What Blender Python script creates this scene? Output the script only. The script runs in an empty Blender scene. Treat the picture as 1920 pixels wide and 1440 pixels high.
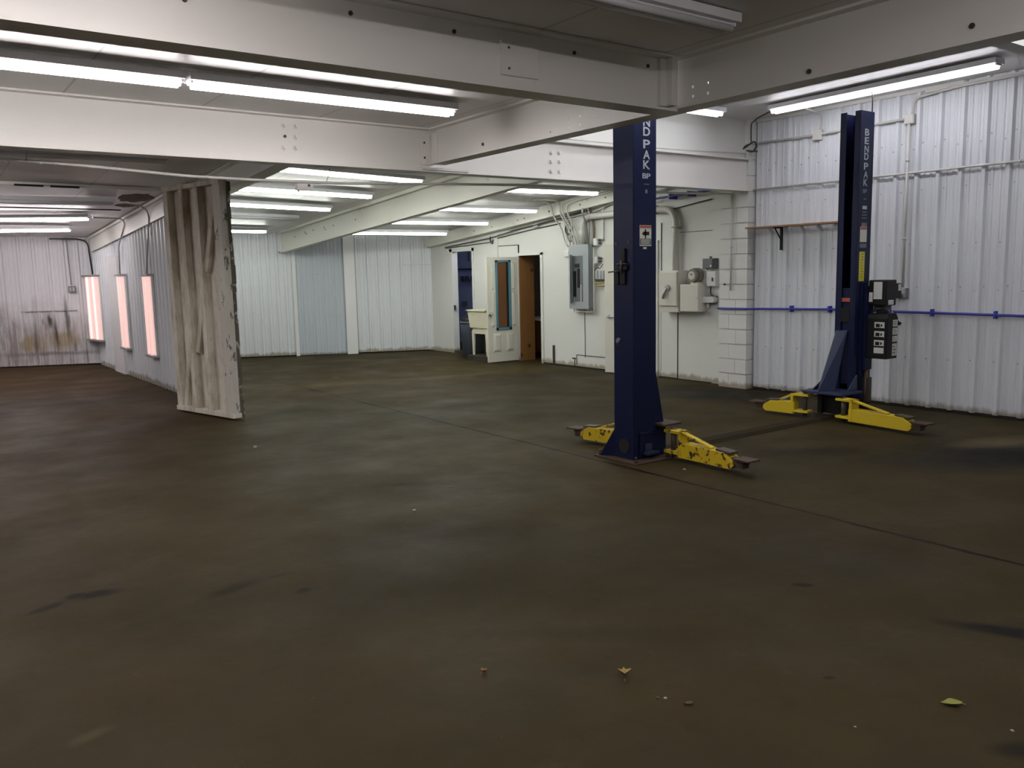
import bpy, math, random
from mathutils import Vector, Matrix
random.seed(7)
S = bpy.context.scene
COL = S.collection
PI = math.pi

# ------------------------------------------------------------------ materials
def new_mat(name):
    m = bpy.data.materials.new(name); m.use_nodes = True
    nt = m.node_tree; nt.nodes.clear()
    out = nt.nodes.new('ShaderNodeOutputMaterial')
    b = nt.nodes.new('ShaderNodeBsdfPrincipled')
    nt.links.new(b.outputs[0], out.inputs[0])
    return m, nt, b

def N(nt, t, **k):
    n = nt.nodes.new(t)
    for a, v in k.items():
        setattr(n, a, v)
    return n

def coords(nt):
    return N(nt, 'ShaderNodeNewGeometry').outputs['Position']

def noise(nt, vec, scale, detail=4, rough=.55, stretch=None):
    if stretch:
        mp = N(nt, 'ShaderNodeMapping'); mp.inputs['Scale'].default_value = stretch
        nt.links.new(vec, mp.inputs['Vector']); vec = mp.outputs[0]
    n = N(nt, 'ShaderNodeTexNoise')
    n.inputs['Scale'].default_value = scale; n.inputs['Detail'].default_value = detail
    n.inputs['Roughness'].default_value = rough
    nt.links.new(vec, n.inputs['Vector'])
    return n.outputs['Fac']

def ramp(nt, fac, a, b, lo=0., hi=1.):
    r = N(nt, 'ShaderNodeMapRange'); r.clamp = True
    r.inputs['From Min'].default_value = a; r.inputs['From Max'].default_value = b
    r.inputs['To Min'].default_value = lo; r.inputs['To Max'].default_value = hi
    nt.links.new(fac, r.inputs['Value'])
    return r.outputs[0]

def mth(nt, op, a, b=None):
    n = N(nt, 'ShaderNodeMath', operation=op)
    for i, v in enumerate((a, b)):
        if v is None: continue
        if isinstance(v, (int, float)): n.inputs[i].default_value = v
        else: nt.links.new(v, n.inputs[i])
    return n.outputs[0]

def mix(nt, fac, a, b):
    n = N(nt, 'ShaderNodeMix', data_type='RGBA')
    if isinstance(fac, (int, float)): n.inputs[0].default_value = fac
    else: nt.links.new(fac, n.inputs[0])
    for i, v in ((6, a), (7, b)):
        if isinstance(v, tuple): n.inputs[i].default_value = (*v[:3], 1)
        else: nt.links.new(v, n.inputs[i])
    return n.outputs[2]

def bump(nt, b, h, strength=.2, dist=.01):
    n = N(nt, 'ShaderNodeBump'); n.inputs['Strength'].default_value = strength; n.inputs['Distance'].default_value = dist
    nt.links.new(h, n.inputs['Height']); nt.links.new(n.outputs[0], b.inputs['Normal'])

def paint(name, col, rough=.5, metal=0., var=.12, dirt=None, dscale=2.5, dlo=.58, dhi=.75, spec=.5, damt=1., stretch=None):
    m, nt, b = new_mat(name); p = coords(nt)
    c2 = tuple(c*(1-var) for c in col)
    c = mix(nt, noise(nt, p, 1.7, 5), col, c2)
    if dirt:
        f = ramp(nt, noise(nt, p, dscale, 7, .65, stretch), dlo, dhi, 0, damt)
        c = mix(nt, f, c, dirt)
    nt.links.new(c, b.inputs['Base Color'])
    b.inputs['Roughness'].default_value = rough; b.inputs['Metallic'].default_value = metal
    b.inputs['Specular IOR Level'].default_value = spec
    return m

def emit(name, col, strength):
    m, nt, b = new_mat(name)
    b.inputs['Base Color'].default_value = (*(tuple(.3*c for c in col) if strength < 2 else col), 1)
    b.inputs['Emission Color'].default_value = (*col, 1); b.inputs['Emission Strength'].default_value = strength
    return m

def wall_paint(name, col, grime, rough=.45, gh=.16, blot=.62, seams=None, spec=.4):
    """white paint with scuffs, and a ragged band of splashed dirt along the floor edge"""
    m, nt, b = new_mat(name); p = coords(nt)
    c = mix(nt, noise(nt, p, .9, 4), col, tuple(x*.93 for x in col))
    c = mix(nt, ramp(nt, noise(nt, p, 3.2, 8, .7, (1, 1, .25)), blot, blot+.16, 0, .45), c, grime)
    sep = N(nt, 'ShaderNodeSeparateXYZ'); nt.links.new(p, sep.inputs[0])
    edge = mth(nt, 'MULTIPLY', noise(nt, p, 7, 6, .7, (1, 1, .4)), gh*2)
    f = ramp(nt, mth(nt, 'SUBTRACT', edge, sep.outputs[2]), 0, gh*.5, 0, .75)
    c = mix(nt, f, c, grime)
    nt.links.new(c, b.inputs['Base Color'])
    b.inputs['Roughness'].default_value = rough; b.inputs['Specular IOR Level'].default_value = spec
    bump(nt, b, noise(nt, p, 9, 4), .08, .01)
    return m

M = {}
M['siding'] = wall_paint('white siding', (.66, .68, .71), (.20, .16, .10), .36, .10, .70)
M['siding_grey'] = wall_paint('grey siding', (.47, .51, .56), (.22, .2, .17), .38, .06, .72)
M['siding_hall'] = None
M['plaster'] = wall_paint('painted block', (.70, .70, .67), (.22, .17, .10), .5, .10, .70)
M['beam'] = paint('beam paint', (.74, .72, .68), .42, 0, .08, (.30, .25, .19), 5, .70, .82, damt=.5)
M['beam_rear'] = paint('rear beam paint', (.72, .71, .64), .45, 0, .08, (.22, .17, .10), 4, .62, .80, damt=.6)
M['white'] = paint('white enamel', (.74, .74, .74), .4)
M['fixture'] = paint('fixture enamel', (.76, .76, .79), .35)
M['white_dirty'] = paint('yellowed plastic', (.72, .69, .52), .5, dirt=(.25, .17, .06), dscale=9, dlo=.6, dhi=.78)
M['door_paint'] = paint('door paint', (.72, .70, .62), .45, dirt=(.40, .33, .2), dscale=5, dlo=.62, dhi=.85, damt=.6)
M['cream'] = paint('cream box', (.66, .64, .57), .42)
M['conduit'] = paint('painted conduit', (.62, .61, .57), .45)
M['galv'] = paint('galvanised', (.45, .46, .47), .38, .7)
M['grey_box'] = paint('grey cabinet', (.33, .36, .38), .42)
M['grey_dark'] = paint('dark grey', (.12, .13, .14), .4)
M['black'] = paint('black', (.008, .008, .008), .5, spec=.25)
M['black_hole'] = paint('dark gap', (.01, .009, .008), .9)
M['blue'] = paint('navy paint', (.006, .0105, .041), .4, dirt=(.05, .06, .08), dscale=14, dlo=.74, dhi=.8, damt=.5, spec=.2)
M['blue_light'] = paint('worn navy paint', (.02, .03, .075), .4)
M['airline'] = paint('blue hose', (.03, .035, .30), .4)
M['yellow'] = paint('chipped yellow', (.62, .44, .012), .45, dirt=(.03, .022, .012), dscale=17, dlo=.555, dhi=.585)
M['yellow_clean'] = paint('yellow', (.62, .45, .014), .45, dirt=(.06, .045, .012), dscale=18, dlo=.70, dhi=.73)
M['rust'] = paint('rusty steel', (.075, .045, .03), .65, .3, dirt=(.02, .014, .01), dscale=15)
M['steel'] = paint('steel plate', (.10, .085, .07), .5, .6)
M['cover'] = paint('dusty cover plate', (.034, .026, .015), .85, .0, .3, spec=.05)
M['teal'] = paint('teal tape', (.10, .25, .33), .5)
M['chrome'] = paint('brushed chrome', (.6, .6, .6), .25, 1.)
M['sticker'] = paint('sticker', (.60, .58, .48), .5)
M['sticker_white'] = paint('white sticker', (.62, .62, .58), .5)
M['sticker_yellow'] = paint('yellow sticker', (.58, .52, .03), .5)
M['red'] = paint('red', (.38, .07, .045), .5)
M['letter'] = paint('silver letters', (.36, .38, .41), .5)
M['letter_dim'] = paint('worn silver', (.16, .17, .20), .5)
M['blue_wall'] = paint('blue wall', (.36, .40, .58), .6, dirt=(.08, .08, .14), dscale=4, dlo=.60, dhi=.72)
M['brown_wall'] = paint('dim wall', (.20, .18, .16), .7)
M['cab_wood'] = paint('cabinet wood', (.15, .065, .022), .45)
M['can'] = paint('bin plastic', (.075, .09, .12), .5)
M['leaf_y'] = paint('dry leaf', (.34, .24, .06), .6)
M['leaf_g'] = paint('green leaf', (.22, .24, .035), .6)
M['leaf_b'] = paint('brown leaf', (.26, .11, .03), .6)
M['stain_roof'] = paint('water stain', (.17, .10, .06), .8, dirt=(.06, .03, .015), dscale=9, dlo=.4, dhi=.6)
M['glass_meter'] = paint('meter glass', (.22, .21, .17), .12)
M['copper'] = paint('brown wire', (.14, .085, .04), .5)
M['wire_y'] = paint('yellow wire', (.45, .38, .08), .5)
M['debris'] = paint('pale grit', (.36, .34, .29), .6)
M['rubber'] = paint('dark wire', (.04, .038, .036), .5)
M['tube_off'] = paint('unlit tube', (.85, .85, .90), .25)
M['tube_on'] = emit('lit tube', (1.0, .945, .94), 30)
M['tube_soft'] = emit('lit soft tube', (.97, .97, 1.0), 6)
M['tube_left_added'] = emit('added left tube', (1.0, .93, .93), 19)
M['tube_hall'] = emit('lit hall tube', (1.0, .925, .925), 33)
M['tube_hall_added'] = emit('added hall tube', (1.0, .94, .93), 75)
M['tube_rear'] = emit('lit rear tube', (.97, 1.0, .925), 23)
M['tube_cold'] = emit('lit cool tube', (.965, .945, 1.0), 15)
M['tube_bay'] = emit('lit bay tube', (.97, .97, 1.0), 26)
M['bulb'] = emit('lit bulb', (.9, .93, 1.0), 420)
M['bulb_dim'] = emit('dim bulb', (1.0, .9, .8), 40)
M['tube_pink_deep'] = emit('lit deep pink tube', (1.0, .66, .61), .72)
M['tube_pink'] = emit('lit pink tube', (1.0, .82, .77), .9)
M['pink_lens'] = emit('lit pink lens', (1.0, .66, .61), .62)
M['pink_wash'] = emit('lit pink lens bright', (1.0, .66, .58), 1.25)

def mat_pine():
    m, nt, b = new_mat('knotty pine'); p = coords(nt)
    w = noise(nt, p, 9, 5, .6, (3, 3, .25))
    c = mix(nt, w, (.27, .13, .04), (.17, .075, .022))
    v = N(nt, 'ShaderNodeTexVoronoi'); v.inputs['Scale'].default_value = 3.1
    nt.links.new(p, v.inputs['Vector'])
    c = mix(nt, ramp(nt, v.outputs['Distance'], .10, .17, 1, 0), c, (.035, .014, .006))
    nt.links.new(c, b.inputs['Base Color']); b.inputs['Roughness'].default_value = .5
    return m
M['pine'] = mat_pine()

def mat_plank():
    m, nt, b = new_mat('plank'); p = coords(nt)
    c = mix(nt, noise(nt, p, 14, 5, .6, (1, .15, 1)), (.36, .19, .08), (.17, .075, .03))
    nt.links.new(c, b.inputs['Base Color']); b.inputs['Roughness'].default_value = .55
    return m
M['plank'] = mat_plank()

def mat_oldwood():
    m, nt, b = new_mat('mouldy whitewashed wood'); p = coords(nt)
    c = mix(nt, noise(nt, p, 3, 5, .6, (2, 2, .4)), (.74, .70, .62), (.60, .56, .475))
    n1 = noise(nt, p, 2.6, 8, .7, (1.6, 1.6, .55))
    c = mix(nt, ramp(nt, n1, .45, .68, 0, .75), c, (.24, .17, .085))
    n2 = noise(nt, p, 16, 6, .7, (1, 1, .5))
    c = mix(nt, ramp(nt, n2, .60, .75, 0, .55), c, (.10, .075, .045))
    nt.links.new(c, b.inputs['Base Color']); b.inputs['Roughness'].default_value = .75
    bump(nt, b, n2, .25, .01)
    return m
M['oldwood'] = mat_oldwood()

def mat_chippedpost():
    m, nt, b = new_mat('chipped white post'); p = coords(nt)
    c = mix(nt, noise(nt, p, 6, 5, .6, (2, 2, .4)), (.66, .64, .58), (.5, .47, .4))
    n2 = noise(nt, p, 11, 8, .75, (1, 1, .45))
    c = mix(nt, ramp(nt, n2, .56, .61, 0, .9), c, (.055, .045, .032))
    nt.links.new(c, b.inputs['Base Color']); b.inputs['Roughness'].default_value = .7
    bump(nt, b, n2, .3, .01)
    return m
M['chipped'] = mat_chippedpost()
M['darkedge'] = paint('weathered dark edge', (.10, .085, .065), .85, dirt=(.4, .38, .33), dscale=14, dlo=.55, dhi=.62)

def mat_ceiling():
    m, nt, b = new_mat('white ceiling sheet'); p = coords(nt)
    sep = N(nt, 'ShaderNodeSeparateXYZ'); nt.links.new(p, sep.inputs[0])
    c = mix(nt, noise(nt, p, .8, 4), (.74, .725, .715), (.66, .645, .635))
    c = mix(nt, ramp(nt, noise(nt, p, 2.2, 8, .7), .64, .8, 0, .4), c, (.36, .30, .26))
    fx = mth(nt, 'FRACT', mth(nt, 'MULTIPLY', mth(nt, 'ADD', sep.outputs[0], 20.35), 1/1.0))
    line = ramp(nt, mth(nt, 'ABSOLUTE', mth(nt, 'SUBTRACT', fx, .5)), .004, .011, .55, 0)
    c = mix(nt, line, c, (.25, .23, .22))
    nt.links.new(c, b.inputs['Base Color'])
    b.inputs['Roughness'].default_value = .42; b.inputs['Specular IOR Level'].default_value = .45
    bump(nt, b, noise(nt, p, 2.0, 3), .18, .03)
    return m
M['ceiling'] = mat_ceiling()

def blot_mask(nt, p, spots, warp=.35, wscale=3.):
    """soft-edged stains at real places on a surface: spots = (x, y, rx, ry, angle, softness, amount)"""
    nv = N(nt, 'ShaderNodeTexNoise'); nv.inputs['Scale'].default_value = wscale; nv.inputs['Detail'].default_value = 6
    nt.links.new(p, nv.inputs['Vector'])
    off = N(nt, 'ShaderNodeVectorMath', operation='SUBTRACT'); off.inputs[1].default_value = (.5, .5, .5)
    nt.links.new(nv.outputs['Color'], off.inputs[0])
    acc = None
    for (x, y, rx, ry, a, soft, amt) in spots:
        sc = N(nt, 'ShaderNodeVectorMath', operation='SCALE'); sc.inputs['Scale'].default_value = warp*2*min(rx, ry)*1.4
        nt.links.new(off.outputs[0], sc.inputs[0])
        ad = N(nt, 'ShaderNodeVectorMath', operation='ADD')
        nt.links.new(p, ad.inputs[0]); nt.links.new(sc.outputs[0], ad.inputs[1])
        mp = N(nt, 'ShaderNodeMapping', vector_type='TEXTURE')
        mp.inputs['Location'].default_value = (x, y, 0); mp.inputs['Rotation'].default_value = (0, 0, a)
        mp.inputs['Scale'].default_value = (rx, ry, 1000)
        nt.links.new(ad.outputs[0], mp.inputs['Vector'])
        ln = N(nt, 'ShaderNodeVectorMath', operation='LENGTH'); nt.links.new(mp.outputs[0], ln.inputs[0])
        v = ramp(nt, ln.outputs['Value'], 1-soft, 1+soft, amt, 0)
        acc = v if acc is None else mth(nt, 'MAXIMUM', acc, v)
    return acc

def mat_floor():
    m, nt, b = new_mat('worn concrete'); p = coords(nt)
    sep = N(nt, 'ShaderNodeSeparateXYZ'); nt.links.new(p, sep.inputs[0])
    c = mix(nt, ramp(nt, noise(nt, p, .55, 6, .6), .35, .68), (.040, .0325, .0180), (.0265, .0215, .0120))
    c = mix(nt, ramp(nt, noise(nt, p, .9, 5, .6, (1, 1.5, 1)), .52, .72, 0, .7), c, (.026, .0240, .0165))
    c = mix(nt, ramp(nt, noise(nt, p, 1.6, 7, .65), .58, .78, 0, .55), c, (.044, .029, .0150))
    c = mix(nt, ramp(nt, noise(nt, p, 3.4, 8, .7), .60, .78, 0, .45), c, (.060, .052, .033))
    c = mix(nt, ramp(nt, noise(nt, p, 8, 8, .72), .56, .72, 0, .45), c, (.020, .017, .011))
    c = mix(nt, ramp(nt, noise(nt, p, 6.5, 8, .72, (1.3, .8, 1)), .60, .76, 0, .5), c, (.066, .056, .036))
    c = mix(nt, ramp(nt, noise(nt, p, 1.05, 8, .68, (.7, 1.2, 1)), .52, .66, 0, .45), c, (.022, .0195, .014))
    c = mix(nt, ramp(nt, noise(nt, p, 34, 3, .6), .735, .765, 0, .5), c, (.12, .11, .085))
    c = mix(nt, ramp(nt, noise(nt, p, 26, 4, .7), .68, .72, 0, .8), c, (.026, .022, .016))
    # brown, dusty hall on the far left
    hall = mth(nt, 'MULTIPLY', ramp(nt, sep.outputs[0], 3.6, 2.2), ramp(nt, sep.outputs[1], 8.5, 12.5))
    c = mix(nt, mth(nt, 'MULTIPLY', hall, .75), c, (.046, .028, .017))
    # expansion joints
    wob = mth(nt, 'MULTIPLY', mth(nt, 'SUBTRACT', noise(nt, p, 2.2, 5), .5), .045)
    jx = mth(nt, 'ABSOLUTE', mth(nt, 'ADD', mth(nt, 'SUBTRACT', sep.outputs[0], 4.76), wob))
    wid = ramp(nt, noise(nt, p, 1.1, 3), .4, .62, .011, .024)
    joint = mth(nt, 'LESS_THAN', jx, wid)
    joint = mth(nt, 'MULTIPLY', joint, mth(nt, 'MULTIPLY', mth(nt, 'LESS_THAN', sep.outputs[1], 13.2), ramp(nt, noise(nt, p, 1.4, 4), .33, .42, .6, 1)))
    jy = mth(nt, 'ABSOLUTE', mth(nt, 'ADD', mth(nt, 'SUBTRACT', sep.outputs[1], 9.22), wob))
    j2 = mth(nt, 'MULTIPLY', mth(nt, 'LESS_THAN', jy, .013), mth(nt, 'LESS_THAN', sep.outputs[0], 4.76))
    c = mix(nt, mth(nt, 'MAXIMUM', joint, mth(nt, 'MULTIPLY', j2, .6)), c, (.007, .005, .004))
    # oil and tyre marks
    spots = [(7.5, 3.05, 1.0, .45, -.55, .5, 1.0), (6.45, 4.25, .55, .17, -.5, .7, .55), (7.2, 3.75, .5, .22, -.6, .8, .5),
             (8.55, 7.05, .55, .95, .2, .5, .8), (6.9, 4.7, .8, .14, -.5, .8, .35),
             (3.62, 2.472, .055, .026, -.75, .25, 1), (3.84, 1.56, .26, .06, -1.05, .35, 1), (2.9, 1.13, .09, .045, -.6, .5, .8),
             (.72, 4.70, .11, .05, -.2, .4, 1), (.62, 4.74, .055, .04, 0, .3, 1), (.47, 4.66, .09, .035, .4, .35, .9),
             (1.31, 4.32, .17, .05, .3, .5, .75), (1.58, 4.05, .05, .035, .2, .35, .9), (1.55, 4.35, .1, .025, 0, .6, .5),
             (3.07, 5.68, .11, .05, -.4, .5, .65), (3.3, 5.55, .5, .07, -.5, .8, .4), (2.85, 1.815, .025, .014, -.5, .4, .8),
             (2.0, 3.7, .9, .35, -.5, .9, .35), (2.4, 4.4, .7, .3, -.3, .9, .35), (8.0, 10.3, .8, .35, -.4, .8, .4),
             (2.35, 2.75, .5, .06, -.7, .8, .35), (1.0, 12.5, 1.4, .8, 0, .8, .4)]
    c = mix(nt, blot_mask(nt, p, spots), c, (.0085, .0075, .007))
    brown = [(.75, 5.36, .22, .11, .1, .22, .75), (2.96, 3.537, .055, .045, 0, .18, .9), (4.45, 3.5, .055, .05, 0, .25, .7), (.45, 5.2, .06, .03, .2, .4, .5)]
    c = mix(nt, blot_mask(nt, p, brown, .2), c, (.030, .025, .015))
    pale = [(7.95, 3.46, .35, .12, -.3, .8, .55), (5.64, 12.55, .06, .05, 0, .5, .9), (6.8, 11.4, .7, .12, -.2, .9, .4), (5.2, 11.8, .8, .2, -.4, .9, .3), (.42, 3.2, .07, .03, .3, .5, .25)]
    c = mix(nt, blot_mask(nt, p, pale, .5), c, (.11, .095, .068))
    mu = N(nt, 'ShaderNodeMix', data_type='RGBA', blend_type='MULTIPLY'); mu.inputs[0].default_value = 1; mu.inputs[7].default_value = (1.13, 1.03, .74, 1)
    nt.links.new(c, mu.inputs[6]); c = mu.outputs[2]
    nt.links.new(c, b.inputs['Base Color'])
    r = ramp(nt, noise(nt, p, 1.3, 5), .3, .7, .50, .72)
    nt.links.new(r, b.inputs['Roughness']); b.inputs['Specular IOR Level'].default_value = .06
    bump(nt, b, noise(nt, p, 14, 6), .15, .01)
    return m
M['floor'] = mat_floor()

def mat_hallwall():
    """far-hall siding with its water marks, peeled paint and rust streaks low on the sheets"""
    m, nt, b = new_mat('stained hall siding'); p = coords(nt)
    sep = N(nt, 'ShaderNodeSeparateXYZ'); nt.links.new(p, sep.inputs[0])
    c = mix(nt, noise(nt, p, .9, 4), (.66, .66, .69), (.60, .60, .63))
    q = N(nt, 'ShaderNodeCombineXYZ')
    nt.links.new(sep.outputs[0], q.inputs[0]); nt.links.new(sep.outputs[2], q.inputs[1])
    low = blot_mask(nt, q.outputs[0], [(1.95, .45, 1.4, .66, 0, .35, .95)], .5, 2.2)
    c = mix(nt, mth(nt, 'MULTIPLY', low, ramp(nt, noise(nt, p, 4, 7, .7, (2, 2, .4)), .30, .62)), c, (.27, .235, .22))
    tan = blot_mask(nt, q.outputs[0], [(2.02, .44, .12, .17, 0, .25, .8), (2.25, .46, .10, .2, 0, .4, .5), (2.62, .50, .26, .15, 0, .4, .8)], .5, 5)
    c = mix(nt, tan, c, (.30, .235, .13))
    dark = blot_mask(nt, q.outputs[0], [(2.42, .88, .034, .12, .1, .5, 1), (2.50, .64, .030, .28, .05, .6, .9), (2.70, .92, .034, .32, .02, .6, .85), (2.16, .5, .03, .3, 0, .7, .7), (2.30, .86, .010, .06, 0, .5, .7), (2.5, .24, .75, .035, 0, .8, .6), (2.18, .75, .012, .2, 0, .6, .5), (2.8, .35, .03, .12, 0, .6, .6)], .6, 6)
    c = mix(nt, dark, c, (.06, .052, .045))
    nt.links.new(c, b.inputs['Base Color']); b.inputs['Roughness'].default_value = .4
    return m
M['siding_hall'] = mat_hallwall()

# ------------------------------------------------------------------ mesh building
ORG = {}
class MB:
    def __init__(s): s.v = []; s.f = []; s.mi = []; s.sm = []
    def add(s, vs, fs, mi=0, sm=False):
        o = len(s.v); s.v += [Vector(v) for v in vs]
        for f in fs: s.f.append([o+i for i in f]); s.mi.append(mi); s.sm.append(sm)
        return s
    def box(s, x0, x1, y0, y1, z0, z1, mi=0):
        x0, x1 = sorted((x0, x1)); y0, y1 = sorted((y0, y1)); z0, z1 = sorted((z0, z1))
        vs = [(x, y, z) for z in (z0, z1) for y in (y0, y1) for x in (x0, x1)]
        return s.add(vs, [(0, 2, 3, 1), (4, 5, 7, 6), (0, 1, 5, 4), (2, 6, 7, 3), (0, 4, 6, 2), (1, 3, 7, 5)], mi)
    def obox(s, c, ax, ay, az, hx, hy, hz, mi=0):
        c = Vector(c); ax, ay, az = (Vector(a).normalized() for a in (ax, ay, az))
        vs = [c+ax*hx*i+ay*hy*j+az*hz*k for k in (-1, 1) for j in (-1, 1) for i in (-1, 1)]
        return s.add(vs, [(0, 2, 3, 1), (4, 5, 7, 6), (0, 1, 5, 4), (2, 6, 7, 3), (0, 4, 6, 2), (1, 3, 7, 5)], mi)
    def beam(s, p0, p1, w, h, mi=0, up=(0, 0, 1)):
        """a straight bar whose rectangular section (w wide, h high) is centred on p0-p1"""
        p0, p1 = Vector(p0), Vector(p1); d = (p1-p0); L = d.length; d.normalize()
        side = d.cross(Vector(up)).normalized(); u = side.cross(d)
        return s.obox((p0+p1)/2, d, side, u, L/2, w/2, h/2, mi)
    def hexa(s, lo, hi, mi=0):
        """eight-corner solid: four lower then four upper corners, same winding"""
        vs = list(lo)+list(hi)
        return s.add(vs, [(3, 2, 1, 0), (4, 5, 6, 7), (0, 1, 5, 4), (1, 2, 6, 5), (2, 3, 7, 6), (3, 0, 4, 7)], mi)
    def ring(s, p, d, r, n, ref=None):
        d = Vector(d).normalized()
        a = ref if ref is not None else (Vector((0, 0, 1)) if abs(d.z) < .9 else Vector((1, 0, 0)))
        u = (a-d*a.dot(d)).normalized(); w = d.cross(u)
        return [Vector(p)+(u*math.cos(2*PI*k/n)+w*math.sin(2*PI*k/n))*r for k in range(n)], u
    def tube(s, pts, r, n=10, mi=0, cap=True):
        pts = [Vector(p) for p in pts]; rings = []; ref = None
        for i, p in enumerate(pts):
            d = (pts[min(i+1, len(pts)-1)]-pts[max(i-1, 0)])
            rr = r[i] if isinstance(r, (list, tuple)) else r
            rg, ref = s.ring(p, d, rr, n, ref); rings.append(rg)
        vs = [v for rg in rings for v in rg]; fs = []
        for i in range(len(pts)-1):
            for k in range(n):
                a = i*n+k; b2 = i*n+(k+1) % n
                fs.append((a, b2, b2+n, a+n))
        s.add(vs, fs, mi, True)
        if cap:
            o = len(s.v)-len(vs)
            s.f.append([o+k for k in reversed(range(n))]); s.mi.append(mi); s.sm.append(False)
            s.f.append([o+(len(pts)-1)*n+k for k in range(n)]); s.mi.append(mi); s.sm.append(False)
        return s
    def cyl(s, p0, p1, r, n=14, mi=0): return s.tube([p0, p1], r, n, mi)
    def prism(s, poly, d, mi=0):
        n = len(poly); d = Vector(d); P = [Vector(p) for p in poly]
        return s.add(P+[p+d for p in P], [list(reversed(range(n))), [n+i for i in range(n)]]+[(i, (i+1) % n, n+(i+1) % n, n+i) for i in range(n)], mi)
    def build(s, name, mats, parent=None, bev=0., loc=None):
        me = bpy.data.meshes.new(name)
        if not isinstance(mats, (list, tuple)): mats = [mats]
        if parent is not None: org = ORG[parent.name]
        elif loc is not None: org = Vector(loc)
        else:
            xs = [v.x for v in s.v]; ys = [v.y for v in s.v]; zs = [v.z for v in s.v]
            org = Vector(((min(xs)+max(xs))/2, (min(ys)+max(ys))/2, min(zs)))
        me.from_pydata([tuple(v-org) for v in s.v], [], s.f)
        for m in mats: me.materials.append(m)
        for i, p in enumerate(me.polygons): p.material_index = s.mi[i]; p.use_smooth = s.sm[i]
        import bmesh
        bm = bmesh.new(); bm.from_mesh(me); bmesh.ops.recalc_face_normals(bm, faces=bm.faces); bm.to_mesh(me); bm.free()
        o = bpy.data.objects.new(name, me); COL.objects.link(o)
        if parent is not None: o.parent = parent
        else: o.location = org
        ORG[o.name] = org
        if bev:
            md = o.modifiers.new('bevel', 'BEVEL'); md.width = bev; md.segments = 2; md.limit_method = 'ANGLE'
        return o

def arc(c, u, v, r, a0, a1, n=8):
    c, u, v = Vector(c), Vector(u), Vector(v)
    return [c+u*r*math.cos(a0+(a1-a0)*k/n)+v*r*math.sin(a0+(a1-a0)*k/n) for k in range(n+1)]

def bend(pts, r=.1, n=6):
    """round the corners of a polyline"""
    P = [Vector(p) for p in pts]; out = [P[0]]
    for i in range(1, len(P)-1):
        a, b, c = P[i-1], P[i], P[i+1]
        d1 = (a-b); d2 = (c-b); rr = min(r, d1.length*.48, d2.length*.48)
        p1 = b+d1.normalized()*rr; p2 = b+d2.normalized()*rr
        for k in range(n+1):
            t = k/n; out.append(p1*(1-t)**2+b*2*t*(1-t)+p2*t*t)
    out.append(P[-1]); return out

def tag(o, label, cat, group=None):
    o['label'] = label; o['category'] = cat
    if group: o['group'] = group
    return o
def thing(name, label, cat, loc, group=None):
    o = bpy.data.objects.new(name, None); COL.objects.link(o); o.location = loc
    o.empty_display_size = .1
    ORG[o.name] = Vector(loc)
    return tag(o, label, cat, group)
def struct(o): o['kind'] = 'structure'; return o

# ------------------------------------------------------------------ the shell
XR = 9.2            # right siding wall
XP = 9.27           # painted wall behind
def yfar(x): return 15.4-(x-9.57)*.436
FU = Vector((-.9167, .3996, 0)); FN = Vector((-.3996, -.9167, 0)); FP = Vector((9.57, 15.4, 0))
def far(t, z, off=0): return FP+FU*t+FN*off+Vector((0, 0, z))

def lerp(xs, ys, x):
    if x <= xs[0]: return ys[0]
    for i in range(len(xs)-1):
        if x <= xs[i+1]: return ys[i]+(ys[i+1]-ys[i])*(x-xs[i])/(xs[i+1]-xs[i])
    return ys[-1]
def zc(x, y):
    a = lerp([0, 3.2, 6.4, 9.4], [3.08, 3.08, 3.18, 3.15], x); b = lerp([0, 3.2, 6.4, 9.4], [2.58, 2.46, 2.52, 2.41], x)
    t = (y-7.1)/(yfar(x)-7.1); return a*(1-t)+b*t

struct(MB().box(-5, 12.6, -5, 20.5, -.15, 0).build('floor', M['floor'], loc=(4, 6, 0)))

c = MB()
c.box(-5, 4.36, -5, 7.28, 3.0, 3.1)                       # low bays in front
c.box(4.36, 9.5, -5, 7.2, 3.5, 3.6)                       # raised lift bay
xs = [-3.2, 0, 1.6, 3.2, 4.8, 6.4, 7.9, 9.4]
for i in range(len(xs)-1):                                 # the sloping rear roof
    for j in range(6):
        q = []
        for (a, bb) in ((i, j), (i+1, j), (i+1, j+1), (i, j+1)):
            x = xs[a]; y = 7.29+(yfar(x)+.1-7.29)*bb/6; q.append(Vector((x, y, zc(x, y))))
        c.hexa(q, [p+Vector((0, 0, .1)) for p in q])
struct(c.build('ceiling', M['ceiling'], loc=(4, 6, 3.0)))

def rib_profile(t0, t1, pitch, phase, h=.03, wt=.035, wb=.075, minor=True):
    """(t, out) points of a ribbed metal sheet"""
    pts = [(t0, 0)]; k = math.ceil((t0-phase)/pitch)-1
    while True:
        cx = phase+k*pitch; k += 1
        if cx+wb/2 > t1-.003: break
        if cx-wb/2 > t0+.003:
            pts += [(cx-wb/2, 0), (cx-wt/2, h), (cx+wt/2, h), (cx+wb/2, 0)]
        if minor:
            for q in (1/3, 2/3):
                m = cx+pitch*q
                if m-.02 > t0+.003 and m+.02 < t1-.003: pts += [(m-.018, 0), (m-.008, .006), (m+.008, .006), (m+.018, 0)]
    pts.append((t1, 0)); return pts

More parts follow.
